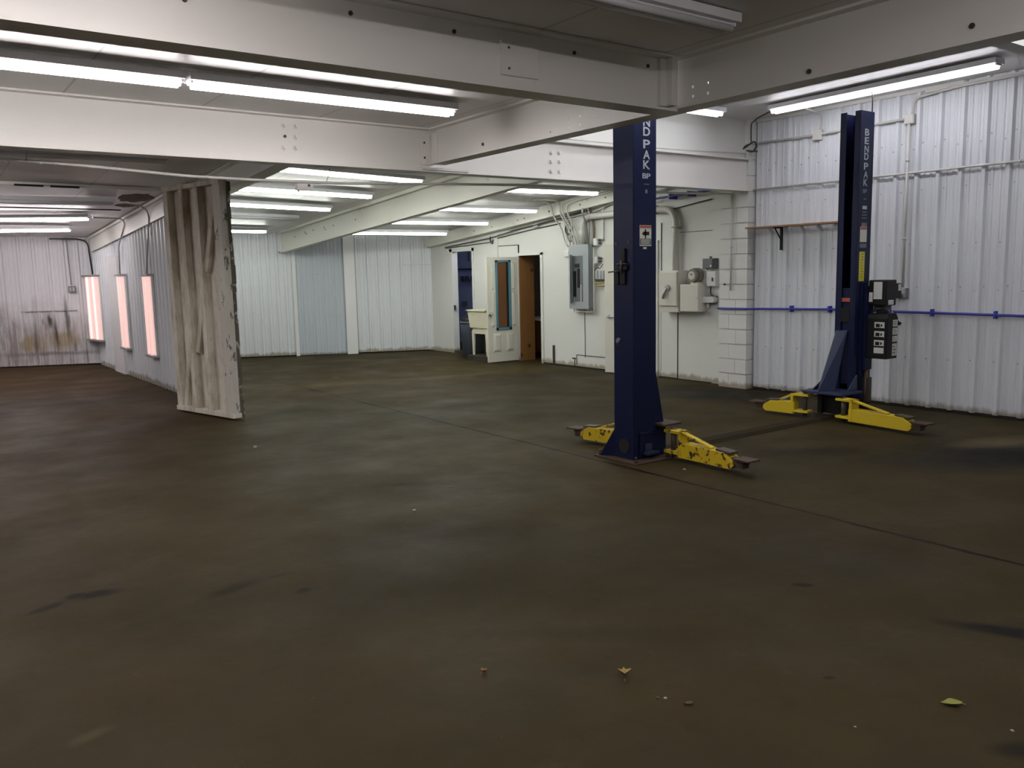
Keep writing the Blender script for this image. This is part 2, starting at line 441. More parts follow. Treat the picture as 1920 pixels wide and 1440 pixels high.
def ribbed(name, P, t0, t1, zt0, zt1, z0, pitch, phase, mat, screws=(), thick=.06, h=.03, holes=None):
    """P(t, z, off) maps wall coordinates to the room; top edge runs from zt0 to zt1"""
    b = MB(); pr = rib_profile(t0, t1, pitch, phase, h)
    zt = lambda t: zt0+(zt1-zt0)*(t-t0)/(t1-t0)
    for (ta, oa), (tb, ob) in zip(pr[:-1], pr[1:]):
        b.hexa([P(ta, z0, oa), P(tb, z0, ob), P(tb, z0, -thick), P(ta, z0, -thick)],
               [P(ta, zt(ta), oa), P(tb, zt(tb), ob), P(tb, zt(tb), -thick), P(ta, zt(ta), -thick)])
    for (zz, off) in screws:
        k = 0; cx = phase+math.ceil((t0-phase)/pitch)*pitch+off
        while cx < t1-.02:
            o = .0; p0 = P(cx, zz+random.uniform(-.008, .008), o)
            nrm = (P(cx, zz, 1)-P(cx, zz, 0)).normalized()
            b.tube([p0-nrm*.004, p0+nrm*.007], .009, 8, 1); cx += pitch
    return struct(b.build(name, [mat, M['galv']]))

right = lambda t, z, off=0: Vector((XR-off, t, z))
ribbed('wall_right', right, -5, 7.12, 3.5, 3.5, .03, .2375, 7.112, M['siding'],
       screws=[(2.93, -.05), (2.86, .05), (1.83, .05), (1.37, -.05), (1.33, .04), (.58, .05), (2.42, -.06)])
struct(MB().box(XR-.01, XR+.06, -5, 7.12, 0, .035).build('baseboard_right', M['black_hole']))

# painted wall with its doorways
w = MB()
for (y0, y1, z0) in ((7.15, 8.98, 0), (8.98, 9.98, 2.0), (9.98, 11.77, 0), (11.77, 12.43, 1.92), (12.43, 13.95, 0), (13.95, 14.68, 2.06), (14.68, 15.75, 0)):
    w.box(XP, XP+.12, y0, y1, z0, 3.2)
struct(w.build('wall_right_rear', M['plaster']))
w = MB()
zz = 0; k = 0
while zz < 3.45:
    h = min(.196, 3.5-zz); j = random.uniform(-.004, .004)
    split = 7.33 if k % 2 else 7.44
    w.box(9.075+j, XP, 7.15, split-.003, zz+.006, zz+h-.003); w.box(9.075+j+.002, XP, split+.003, 7.61, zz+.006, zz+h-.003)
    zz += .2; k += 1
w.box(9.098, XP, 7.165, 7.60, 0, 3.49)
struct(w.build('wall_pilaster', M['plaster']))
struct(MB().box(4.44, 9.06, 7.2, 7.28, 3.0, 3.5).box(9.06, XR, 7.13, 7.28, 3.2, 3.5).build('wall_header', M['plaster']))
struct(MB().box(4.40, 4.46, -5, 7.2, 3.05, 3.5).build('wall_riser', M['plaster']))

# skewed far wall
ribbed('wall_far', far, -.05, 1.93, zc(9.57, 15.4), 2.45, .02, .232, .03, M['siding'], screws=[(1.83, .04)])
far2 = lambda t, z, off=0: far(t, z, off)
ribbed('wall_far_middle', far2, 3.17, 6.86, 2.53, 2.48, .02, .168, 3.324, M['siding'], h=.022)
ribbed('wall_far_hall', far2, 6.86, 14.2, 2.48, 2.60, .02, .258, 7.21, M['siding_hall'], h=.028)
ribbed('door_3', lambda t, z, o=0: far(t, z, o+.012), 2.13, 3.15, 2.46, 2.53, .01, .215, 2.32, M['siding_grey'], h=.012, screws=[(1.68, .04), (.82, .04)], thick=.03)
struct(MB().hexa([far(3.19, 0, -.06), far(3.12, 0, -.06), far(3.12, 0, .05), far(3.19, 0, .05)], [far(3.19, 2.55, -.06), far(3.12, 2.55, -.06), far(3.12, 2.55, .05), far(3.19, 2.55, .05)]).build('trim_1', M['white']))
struct(MB().hexa([far(2.13, 0, -.06), far(1.93, 0, -.06), far(1.93, 0, .07), far(2.13, 0, .07)], [far(2.13, 2.48, -.06), far(1.93, 2.48, -.06), far(1.93, 2.48, .07), far(2.13, 2.48, .07)])
       .hexa([far(2.15, 0, .0), far(2.10, 0, .0), far(2.10, 0, .085), far(2.15, 0, .085)], [far(2.15, 2.48, .0), far(2.10, 2.48, .0), far(2.10, 2.48, .085), far(2.15, 2.48, .085)]).build('trim_2', M['white']))
# sheet laps of the far wall
s_ = MB()
def lap(t0, t1, z): s_.hexa([far(t0, z, .0), far(t1, z, .0), far(t1, z, .034), far(t0, z, .034)], [far(t0, z+.006, .0), far(t1, z+.006, .0), far(t1, z+.006, .034), far(t0, z+.006, .034)])
lap(.03, .95, 1.82); lap(2.3, 2.62, .815); lap(2.68, 2.95, 1.677); lap(7.3, 8.3, 1.07)
struct(s_.build('trim_3', M['galv']))

# partition beside the hall, with a plain sheet set in it
part_l = lambda t, z, off=0: Vector((3.2-off, t, z))
ribbed('wall_partition', part_l, 11.3, yfar(3.2)-.04, 2.62, 2.22, .0, .2, 11.4, M['siding'], thick=.1, h=.03)
struct(MB().box(3.14, 3.2, 15.75, 16.55, 0, 2.05).build('trim_4', M['white']))
# unseen sides of the building
struct(MB().box(-3.3, -3.2, 7.2, 20.4, 0, 3.2).box(-5.1, -5, -5, 7.3, 0, 3.2).box(-5, -3.2, 7.2, 7.3, 0, 3.2).build('wall_left', M['siding']))
struct(MB().box(-5.1, 9.5, -5.1, -5, 0, 3.6).build('wall_back', M['siding']))

# rooms behind the doorways
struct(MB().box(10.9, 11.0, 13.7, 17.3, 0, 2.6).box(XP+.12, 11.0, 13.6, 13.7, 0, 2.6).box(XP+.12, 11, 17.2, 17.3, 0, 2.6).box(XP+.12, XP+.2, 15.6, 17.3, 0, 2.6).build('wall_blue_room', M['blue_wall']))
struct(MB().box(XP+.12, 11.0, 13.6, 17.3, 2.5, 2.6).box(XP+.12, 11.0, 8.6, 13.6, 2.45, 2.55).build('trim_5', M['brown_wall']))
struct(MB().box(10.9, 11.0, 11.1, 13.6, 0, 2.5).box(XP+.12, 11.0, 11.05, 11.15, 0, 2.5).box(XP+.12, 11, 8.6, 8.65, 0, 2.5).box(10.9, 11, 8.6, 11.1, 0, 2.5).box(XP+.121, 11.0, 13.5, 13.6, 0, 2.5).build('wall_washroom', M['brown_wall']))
# door casings and odd trim on the painted wall
t = MB()
for (y0, y1, zt) in ((13.95, 14.68, 2.06),):
    t.box(XP-.018, XP, y0-.06, y0, 0, zt+.06).box(XP-.018, XP, y1, y1+.09, 0, zt+.06).box(XP-.018, XP, y0-.06, y1+.09, zt, zt+.07)
t.box(XP-.02, XP, 11.71, 11.77, 0, 1.96).box(XP-.02, XP, 11.71, 12.43, 1.92, 1.97)
t.box(XP-.03, XP, 13.05, 13.17, 0, 2.35)
t.box(XP-.02, XP, 8.93, 8.98, 0, 2.05)
struct(t.build('trim_6', M['plaster']))
t = MB()
t.box(XP-.012, XP, 12.405, 12.425, 1.94, 2.12).box(XP-.008, XP, 12.425, 13.05, 2.112, 2.122)
t.box(XP-.008, XP, 10.60, 10.606, .18, .98).box(XP-.008, XP, 10.03, 10.82, .21, .218).box(XP-.008, XP, 10.82, 10.828, .05, .21)
t.box(XP-.008, XP, 8.86, 8.872, 2.05, 2.3).box(XP-.006, XP, 7.9, 8.6, 2.14, 2.146).box(XP-.006, XP, 8.862, 8.872, 0, 2.05)
t.box(XP-.008, XP, 8.53, 8.538, 0, 1.0).box(XP-.02, XP, 10.0, 11.72, 0, .022).box(XP-.02, XP, 7.9, 8.9, 0, .012)
struct(t.build('trim_7', M['black_hole']))
struct(MB().box(XP-.012, XP, 8.54, 8.86, .02, 1.0).box(XP-.05, XP, 7.9, 8.53, 1.0, 1.012).build('trim_8', M['plaster']))
struct(MB().box(XP-.02, XP+.1, 13.95, 14.68, 0, .05).build('trim_9', M['steel']))
struct(MB().box(XR-.04, XR, 4.5, 7.1, 3.46, 3.5).box(XR-.045, XR, -5, 4.9, 3.44, 3.475).build('trim_10', M['conduit']))

# ------------------------------------------------------------------ steel beams
def ibeam(name, label, p0, p1, z_along, depth, width, mat, tw=.012, tf=.016, holes=(), group=None):
    """p0, p1 = bottom centre line ends; depth may change along the beam"""
    p0, p1 = Vector(p0), Vector(p1); d0, d1 = depth if isinstance(depth, tuple) else (depth, depth)
    dirv = (p1-p0); flat = Vector((dirv.x, dirv.y, 0)).normalized(); side = Vector((flat.y, -flat.x, 0))
    T = thing(name, label, 'beam', (p0+p1)/2, group)
    Z = Vector((0, 0, 1))
    def slab(z0a, z1a, z0b, z1b, w):
        a = [p0-side*w/2, p0+side*w/2, p1+side*w/2, p1-side*w/2]
        zl = (z0a, z0a, z0b, z0b); zh = (z1a, z1a, z1b, z1b)
        return MB().hexa([q+Z*h for q, h in zip(a, zl)], [q+Z*h for q, h in zip(a, zh)])
    web = slab(tf, d0-tf, tf, d1-tf, tw).build('web', mat, T)
    if holes:
        cut = MB()
        for (q, r) in holes: cut.tube([Vector(q)-side*.1, Vector(q)+side*.1], r, 14)
        co = cut.build('cutter', mat, T)
        md = web.modifiers.new('b', 'BOOLEAN'); md.object = co; md.operation = 'DIFFERENCE'; md.solver = 'EXACT'
        dg = bpy.context.evaluated_depsgraph_get()
        me = bpy.data.meshes.new_from_object(web.evaluated_get(dg)); web.modifiers.clear(); web.data = me
        bpy.data.objects.remove(co)
    slab(d0-tf, d0, d1-tf, d1, width).build('top_flange', mat, T)
    slab(0, tf, 0, tf, width).build('bottom_flange', mat, T)
    return T

def bolt(T, p, axis, r=.015, mat='beam', h=.018, name='bolt'):
    axis = Vector(axis); p = Vector(p)
    b = MB(); b.tube([p-axis*.004, p+axis*h], r, 6); b.tube([p-axis*.003, p+axis*.005], r*1.5, 12)
    return b.build(name, M[mat], T)

A = ibeam('ceiling_beam', 'nearest white steel cross beam, spanning the top left, with dark bolt holes and a square plate', (-4.9, 4.03, 2.645), (4.27, 4.03, 2.645), 0, .353, .17, M['beam'])
for x, z in ((1.173, 2.857), (1.982, 2.925), (2.595, 2.925), (3.451, 2.925), (4.075, 2.925), (.2, 2.9)):
    MB().tube([(x, 4.018, z), (x, 4.026, z)], .012, 12).build('bolt', M['rubber'], A)
pl = MB().box(2.90, 3.165, 4.005, 4.025, 2.735, 2.925).build('cover_plate', M['beam'], A, .003)
for z in (2.885, 2.772): MB().tube([(2.948, 4.000, z), (2.948, 4.006, z)], .007, 10).build('screw', M['rubber'], pl)
MB().box(4.16, 4.235, 3.99, 4.024, 2.68, 2.98).box(4.215, 4.268, 3.94, 4.024, 2.68, 2.98).build('angle_bracket', M['beam'], A, .003)

B = ibeam('ceiling_beam', 'second white steel girder, behind the nearest beam, running to the block pilaster on the right', (-4.9, 7.18, 2.59), (9.06, 7.18, 2.595), 0, .41, .165, M['beam'])
for x, z in ((2.863, 2.921), (2.969, 2.921), (2.964, 2.831), (2.852, 2.735), (2.959, 2.74), (5.812, 2.88), (5.925, 2.886), (5.809, 2.79), (5.925, 2.794), (5.806, 2.685), (5.923, 2.687)):
    bolt(B, (x, 7.173, z), (0, -1, 0), .019, h=.026)
MB().tube([(2.86, 7.165, 2.828), (2.86, 7.174, 2.828)], .013, 12).build('bolt_hole', M['rubber'], B)
MB().box(4.17, 4.70, 7.085, 7.19, 2.607, 2.632).build('gusset_plate', M['beam'], B, .003)
ab = MB().box(4.20, 4.33, 7.155, 7.172, 2.665, 2.955).box(4.318, 4.334, 7.06, 7.172, 2.665, 2.955).build('angle_bracket', M['beam'], B, .003)
for z in (2.73, 2.87):
    MB().tube([(4.24, 7.151, z), (4.24, 7.156, z)], .011, 10).build('bolt_hole', M['rubber'], ab)
for z in (2.70, 2.91): bolt(B, (4.285, 7.155, z), (0, -1, 0), .016)

hl = [((4.34, 5.122, 2.79), .011), ((4.34, 4.996, 2.786), .011), ((4.34, 5.123, 2.726), .011), ((4.34, 4.997, 2.727), .011), ((4.34, 4.793, 2.735), .012), ((4.34, 5.353, 2.72), .008),
      ((4.34, 3.872, 2.795), .011), ((4.34, 3.872, 2.735), .011), ((4.34, 3.746, 2.733), .011), ((4.34, 3.747, 2.799), .007)]
C1 = ibeam('ceiling_beam', 'white steel beam running front to back from upper right, pierced by small round holes', (4.34, -4.9, 2.66), (4.34, 7.08, 2.66), 0, .34, .16, M['beam'], holes=hl)
for y, z in ((2.10, 2.755), (3.0, 2.72), (6.3, 2.75)): MB().tube([(4.326, y, z), (4.335, y, z)], .014, 12).build('bolt', M['rubber'], C1)

C2 = ibeam('ceiling_beam', 'cream sloping beam at the rear middle, stopping just short of the far wall', (6.48, 7.29, 2.775), (6.48, 16.70, 2.115), 0, (.40, .40), .13, M['beam_rear'])
for y, z in ((16.0, 2.44), (15.5, 2.50), (15.44, 2.47), (15.1, 2.52), (14.6, 2.54), (14.55, 2.5), (14.2, 2.55), (13.3, 2.6)):
    MB().tube([(6.468, y, z-.03), (6.475, y, z-.03)], .012, 8).build('bolt_hole', M['rubber'], C2)
MB().box(6.40, 6.56, 16.70, 16.73, 2.12, 2.14).build('end_plate', M['rust'], C2)
MB().beam((6.40, 7.4, 3.125), (6.40, 16.6, 2.52), .05, .05).build('edge_batten', M['beam_rear'], C2)
C3 = ibeam('ceiling_beam', 'white header beam along the top of the ribbed partition, behind the dirty door panel', (3.29, 7.29, 2.795), (3.29, 17.95, 2.185), 0, (.27, .25), .19, M['beam'])
MB().beam((3.145, 11.3, 2.69), (3.145, 17.9, 2.30), .02, .245).build('face_board', M['beam'], C3)
MB().beam((3.12, 11.3, 2.825), (3.12, 17.9, 2.435), .05, .04).build('edge_batten', M['beam'], C3)
C4 = thing('ceiling_beam', 'white wall-side beam sloping down above the blue doorway and breaker panel', 'beam', (9.18, 11, 2.6))
def c4(y): return 2.247+(14.66-y)*.0868
MB().hexa([(9.10, 7.3, c4(7.3)), (XP-.005, 7.3, c4(7.3)), (XP-.005, 15.4, c4(15.4)), (9.10, 15.4, c4(15.4))],
          [(9.10, 7.3, c4(7.3)+.17), (XP-.005, 7.3, c4(7.3)+.17), (XP-.005, 15.4, c4(15.4)+.17), (9.10, 15.4, c4(15.4)+.17)]).build('board', M['beam_rear'], C4, .004)
for y in (13.6, 13.0, 12.2, 12.0, 11.3, 10.5, 9.9): MB().tube([(9.094, y, c4(y)+.08+random.uniform(-.03, .03))]*1+[(9.101, y, c4(y)+.08)], .012, 8).build('nail_mark', M['rubber'], C4)
C5 = ibeam('ceiling_beam', 'short cross beam over the lift bay at the upper right corner', (4.47, 2.77, 3.06), (9.15, 2.77, 3.06), 0, .43, .12, M['beam'])

# ------------------------------------------------------------------ fluorescent lights
def fixture(right_end, ang, L, mat, label, tilt=0., group=None, tubes=2, w=.165, cat='light', wide=.032):
    """strip light; right_end is the tube axis level at its right-hand end, ang the heading of the run in the plan"""
    R = Vector(right_end); d = Vector((math.cos(ang), math.sin(ang), math.tan(tilt))).normalized(); P0 = R-d*L
    side = Vector((d.y, -d.x, 0)).normalized(); up = side.cross(d)
    T = thing('fluorescent_light', label, cat, (P0+R)/2, group)
    MB().beam(P0+up*.049-d*.03, R+up*.049+d*.03, w, .05).build('housing', M['fixture'], T, .004)
    MB().beam(P0+up*.022-d*.02, R+up*.022+d*.02, w*.5, .014).build('ballast_cover', M['fixture'], T)
    for k in range(tubes):
        o = side*wide*(2*k-1) if tubes == 2 else Vector((0, 0, 0))
        MB().tube([P0+o, R+o], .019, 12).build('tube', M[mat], T)
    for e in (P0-d*.012, R+d*.012):
        MB().beam(e+up*.022-d*.008, e+up*.022+d*.008, w*.62, .03).build('lamp_holder', M['fixture'], T, .003)
    return T
fixture((1.655, 5.93, 2.90), 0, 2.42, 'tube_on', 'lit ceiling strip light between the two front beams, cut by the left photo edge')
fixture((3.77, 5.93, 2.90), 0, 2.03, 'tube_on', 'lit ceiling strip light between the two front beams, ending near their right junction')
fixture((3.84, 3.19, 2.92), 0, 2.44, 'tube_off', 'unlit strip light overhead, nearest the camera, at the very top of the photo')
fixture((8.42, 3.84, 3.41), -PI/2-.028, 2.5, 'tube_cold', 'long lit strip light high in the lift bay beside the ribbed right wall')
fixture((8.02, 6.75, 3.40), 0, 2.2, 'tube_soft', 'lit strip light against the header in the lift bay, its end showing under the beam')
fixture((6.6, 5.65, 3.41), 0, 2.0, 'tube_bay', 'lit strip light of the lift bay, hidden above the front-to-back beam')
fixture((6.4, 4.5, 3.41), 0, 1.8, 'tube_bay', 'added unseen strip light of the lift bay above the front-to-back beam, nearer the camera')  # extra lamp kept out of sight, brightens the right wall and floor
fixture((8.4, 1.9, 3.41), 0, 2.44, 'tube_bay', 'unseen lit strip light past the upper right corner, beyond the short cross beam')  # out-of-frame lamp put in to light the bay ceiling and right wall
fixture((5.88, 10.08, 2.855), .217, 2.30, 'tube_rear', 'nearest of the lit strip lights beyond the girder in the rear middle bay', .0)
fixture((5.85, 11.51, 2.773), .20, 2.25, 'tube_rear', 'second lit strip light back from the girder in the rear middle bay')
fixture((5.80, 12.88, 2.682), .24, 2.2, 'tube_rear', 'third lit strip light back from the girder in the rear middle bay')
fixture((5.72, 14.09, 2.603), .23, 2.2, 'tube_off', 'unlit strip light between lit ones in the rear middle bay')
fixture((5.83, 15.87, 2.486), .08, 2.2, 'tube_rear', 'farthest lit strip light of the rear middle bay, close to the far wall')
dr = .955
def nearer(p, k): return (p[0]*k, p[1]*k, 1.62+(p[2]-1.62)*k)
for (p, k, lab) in (((9.056, 14.577, 2.412), .955, 'farthest lit strip light between the sloping beam and the right wall, near the blue doorway'),
                    ((9.09, 13.168, 2.531), .962, 'third lit strip light back between the cream sloping beam and the right wall'),
                    ((9.11, 11.707, 2.656), .965, 'second lit strip light back between the cream sloping beam and the right wall'),
                    ((8.999, 10.011, 2.806), .972, 'nearest lit strip light between the cream sloping beam and the right wall')):
    fixture(nearer(p, k), -.05, 2.1, 'tube_rear', lab)
fixture((2.56, 14.63, 2.585), -.45, 2.4, 'tube_hall', 'nearer of the two lit strip lights under the left hall ceiling')
fixture((2.55, 16.29, 2.499), -.45, 2.4, 'tube_hall', 'farther of the two lit strip lights under the left hall ceiling')
fixture((2.58, 12.80, 2.68), -.12, 2.4, 'tube_off', 'unlit strip light beside the brown water stain in the left hall')
fixture((2.46, 9.47, 2.857), -.08, 2.4, 'tube_off', 'unlit strip light just behind the girder at the far left')
fixture((-.85, 5.93, 2.90), 0, 2.4, 'tube_on', 'added unseen strip light between the two front beams, beyond the left photo edge')  # extra lamp carrying the row on unseen, brightens the door panel
fixture((.55, 11.0, 2.74), 0, 2.4, 'tube_hall_added', 'added unseen strip light of the left hall beyond the photo edge, level with the door panel')  # extra strong lamp outside the view, lights the stained door panel
fixture((3.6, -1.4, 2.9), 0, 2.44, 'tube_on', 'added unseen strip light two bays behind the camera')  # extra lamp, lifts the front ceiling and beam faces
# lamps added behind the camera and above the frame to brighten the beam faces
fixture((.9, 1.2, 2.9), 0, 2.44, 'tube_on', 'added unseen strip light behind the camera in the left front bay')
fixture((3.7, .6, 2.9), 0, 2.44, 'tube_on', 'added unseen strip light behind the camera next to the front-to-back beam')
fixture((1.28, 3.19, 2.92), 0, 2.44, 'tube_left_added', 'added unseen strip light in line with the unlit one, left of it and above the frame')  # extra lamp, gives the nearest beam its bright left end

T = thing('ceiling_batten', 'flat white ceiling strip with two dark slots in the left hall', 'strip', (2, 12, 2.84))
MB().beam((.2, 12.2, zc(.2, 12.2)-.02), (2.98, 11.86, zc(2.98, 11.86)-.02), .10, .04).build('board', M['beam'], T)
for a, b_ in (((1.317, 12.0, 2.79), (1.63, 11.96, 2.79)), ((1.70, 11.95, 2.788), (2.02, 11.91, 2.787))):
    MB().beam(Vector(a)+Vector((0, 0, zc(a[0], a[1])-.045-a[2])), Vector(b_)+Vector((0, 0, zc(b_[0], b_[1])-.045-b_[2])), .07, .02).build('slot', M['black_hole'], T)
st = MB()
def ceil_patch(x0, x1, y0, y1, seed, jag=.12):
    rnd = random.Random(seed); n = 26; pts = []
    for k in range(n):
        a = 2*PI*k/n; r = 1-rnd.random()*jag*2
        x = (x0+x1)/2+(x1-x0)/2*r*math.cos(a); y = (y0+y1)/2+(y1-y0)/2*r*math.sin(a)
        pts.append(Vector((x, y, zc(x, y)-.003)))
    st.prism(pts, (0, 0, .003))
ceil_patch(2.62, 3.12, 12.35, 13.25, 3); ceil_patch(2.75, 3.05, 13.45, 13.8, 5)
struct(st.build('trim_11', M['stain_roof']))

def wall_light(P, t0, t1, z0, z1, label, glow, tubes):
    o = P((t0+t1)/2, z0, .05)
    T = thing('wall_light', label, 'light', o, 'upright wall lights')
    def bx(ta, tb, za, zb, oa, ob): return MB().hexa([P(ta, za, oa), P(tb, za, oa), P(tb, za, ob), P(ta, za, ob)], [P(ta, zb, oa), P(tb, zb, oa), P(tb, zb, ob), P(ta, zb, ob)])
    bx(t0, t1, z0, z1, .0, .035).build('housing', M['white'], T, .003)
    bx(t0+.02, t1-.02, z0+.03, z1-.03, .035, .045).build('reflector', M[glow], T)
    w_ = t1-t0
    for q in ((.3, .72) if tubes == 2 else (.35, .7)):
        MB().tube([P(t0+w_*q, z0+.03, .07), P(t0+w_*q, z1-.03, .07)], .02, 12).build('tube', M['tube_pink' if 'hall wall' in label else 'tube_pink_deep'], T)
    for za, zb in ((z0-.01, z0+.02), (z1-.02, z1+.01)): bx(t0-.01, t1+.01, za, zb, .0, .095).build('end_cap', M['galv'], T)
    return T
_a = Vector((3.045, 18.19, 0)); _b = Vector((3.15, 17.42, 0)); _d = (_b-_a).normalized(); _n = Vector((-_d.y, _d.x, 0)); _n = _n if _n.x < 0 else -_n
wall_light(lambda t, z, o: _b-_d*t+_n*(o-.03)+Vector((0, 0, z)), 0, (_b-_a).length, .49, 1.737, 'upright pink-lit wall light on the far hall wall with two visible tubes', 'pink_lens', 2)
wall_light(lambda t, z, o: Vector((3.165-o, t, z)), 15.17, 15.64, .475, 1.722, 'farther upright pink-lit light set on the ribbed partition', 'pink_lens', 2)
wall_light(lambda t, z, o: Vector((3.165-o, t, z)), 13.38, 13.83, .465, 1.705, 'nearer upright pink-lit light set on the ribbed partition, beside the dirty door panel', 'pink_lens', 2)

# ------------------------------------------------------------------ dirty stud-framed door panel
def door_panel():
    a = Vector((2.735, 10.82, 0)); b = Vector((3.035, 9.60, 0)); d = (b-a).normalized(); L = (b-a).length
    n = Vector((-d.y, d.x, 0))             # away from the face we see
    if n.x < 0: n = -n
    T = thing('sliding_door_panel', 'tall stained white door panel with exposed studs, standing open at the partition end', 'door panel', (a+b)/2)
    z0, z1 = .02, 2.70
    up = lambda s, z, o: a+d*s+n*o+Vector((0, 0, z))
    def slab(name, s0, s1, za, zb, o0, o1, mat, tilt=0, bev=.003):
        return MB().hexa([up(s0, za, o0), up(s1, za, o0), up(s1, za, o1), up(s0, za, o1)], [up(s0+tilt, zb, o0), up(s1+tilt, zb, o0), up(s1+tilt, zb, o1), up(s0+tilt, zb, o1)]).build(name, M[mat], T, bev)
    slab('sheathing', 0, L, z0+.03, z1, .085, .11, 'oldwood')
    for s0, w_ in ((0, .10), (.36, .085), (.70, .085)): slab('stud', s0, s0+w_, z0+.05, z1-.03, .0, .085, 'oldwood')
    slab('edge_stud', L-.16, L, z0+.05, z1-.02, .0, .085, 'chipped')
    slab('bottom_plate', -.01, L+.005, z0, z0+.055, -.012, .1, 'oldwood')
    slab('top_plate', -.01, L, z1-.03, z1+.02, -.012, .1, 'oldwood')
    for (s0, za, s1, zb) in ((.80, 1.70, 1.10, 2.62), (.50, .75, .72, 1.5), (.14, .08, .30, .72)):
        MB().beam(up(s0, za, .055), up(s1, zb, .055), .075, .055, up=n).build('brace', M['oldwood'], T, .003)
    # the worn end of the panel, weathered at its back corner
    e = MB(); K = 26; rnd = random.Random(2)
    for i in range(K):
        za = z0+(z1-z0)*i/K; zb = z0+(z1-z0)*(i+1)/K; o = .125+rnd.uniform(-.008, .014)
        e.hexa([up(L-.03, za, .085), up(L+.004, za, .085), up(L+.004, za, o), up(L-.03, za, o)], [up(L-.03, zb, .085), up(L+.004, zb, .085), up(L+.004, zb, o), up(L-.03, zb, o)])
    e.build('weathered_edge', M['darkedge'], T)
    return T
door_panel()

# ------------------------------------------------------------------ car lift posts
def letter(ch, x, y, z, sx, sz, mat, parent, name='lettering', off=.0015):
    cu = bpy.data.curves.new('t', 'FONT'); cu.body = ch; cu.align_x = 'CENTER'; cu.align_y = 'CENTER'; cu.extrude = .0006; cu.offset = .02
    o = bpy.data.objects.new('t', cu); COL.objects.link(o)
    dg = bpy.context.evaluated_depsgraph_get(); me = bpy.data.meshes.new_from_object(o.evaluated_get(dg))
    bpy.data.objects.remove(o)
    xs = [v.co.x for v in me.vertices]; ys = [v.co.y for v in me.vertices]
    cx, cy = (min(xs)+max(xs))/2, (min(ys)+max(ys))/2; kx, ky = sx/(max(xs)-min(xs)), sz/(max(ys)-min(ys))
    b = MB(); b.add([(x+(v.co.x-cx)*kx, y-off-v.co.z, z+(v.co.y-cy)*ky) for v in me.vertices], [tuple(p.vertices) for p in me.polygons])
    bpy.data.meshes.remove(me)
    return b
def lettering(T, x, y, first, mat, zs):
    b = MB()
    for ch, z in zs:
        l = letter(ch, x, y, z, .078 if ch != 'P2' else .1, .070, mat, T)
        b.add(l.v, l.f)
    return b.build('lettering', M[mat], T)

def decal(T, name, x0, x1, y, z0, z1, mat, parent=None, off=.002):
    return MB().box(x0, x1, y-off, y, z0, z1).build(name, M[mat], parent or T)

def arm(T, px, py, sgn, L, padk, mat, zb=.03, lean=0., rise=.19):
    """swing arm folded alongside the post: runs along y from (px,py), sgn = -1 towards the camera"""
    a = Vector((px, py, 0)); d = Vector((lean, sgn, 0)).normalized(); s = Vector((-d.y, d.x, 0))
    P = lambda u, v, z: a+d*u+s*v+Vector((0, 0, z))
    A_ = MB()
    h = .13
    prof = [P(.16, -.055, zb), P(L-.02, -.055, zb), P(L+.015, -.055, zb+.03), P(L+.01, -.055, zb+.07), P(L-.08, -.055, zb+h-.004), P(.16, -.055, zb+h)]
    A_.prism(prof, s*.11)
    o = A_.build('swing_arm', M[mat], T, .004)
    # yoke at the pivot
    y_ = MB()
    y_.prism([P(.0, -.06, zb+.02), P(.20, -.06, zb+.02), P(.20, -.06, zb+.045), P(.0, -.06, zb+.045)], s*.12)
    y_.prism([P(.0, -.06, zb+rise+.01), P(.20, -.06, zb+rise+.01), P(.20, -.06, zb+rise+.035), P(.0, -.06, zb+rise+.035)], s*.12)
    y_.prism([P(.17, -.06, zb), P(.20, -.06, zb), P(.20, -.06, zb+rise+.035), P(.17, -.06, zb+rise+.035)], s*.12)
    y_.build('yoke', M[mat], T, .003)
    MB().cyl(P(.06, 0, zb-.01), P(.06, 0, zb+rise+.05), .024).build('pivot_pin', M['steel'], T)
    # brace strap from the yoke down onto the arm
    MB().beam(P(.19, -.02, zb+rise+.028), P(L*.70, -.02, zb+h+.006), .05, .014).build('brace_strap', M[mat], T, .002)
    # inner extension and the pad plate
    MB().beam(P(L-.20, 0, zb+.055), P(L+.10, 0, zb+.055), .075, .075).build('arm_extension', M['rust'], T, .004)
    MB().prism([P(L-.17, -.05, zb+h), P(L-.02, -.05, zb+h-.012), P(L-.02, -.05, zb+h+.004), P(L-.17, -.05, zb+h+.014)], s*.10).build('stop_plate', M['steel'], T)
    pb = P(L+.10, 0, 0)
    pad = MB().cyl(pb+Vector((0, 0, zb+.06)), pb+Vector((0, 0, zb+.085)), .032)
    pad.prism([P(L+.02, -.07, zb+.085), P(L+.18, -.07, zb+.085), P(L+.18, .07, zb+.085), P(L+.02, .07, zb+.085)], (0, 0, .013))
    pad.build('lift_pad', M['rust'], T)

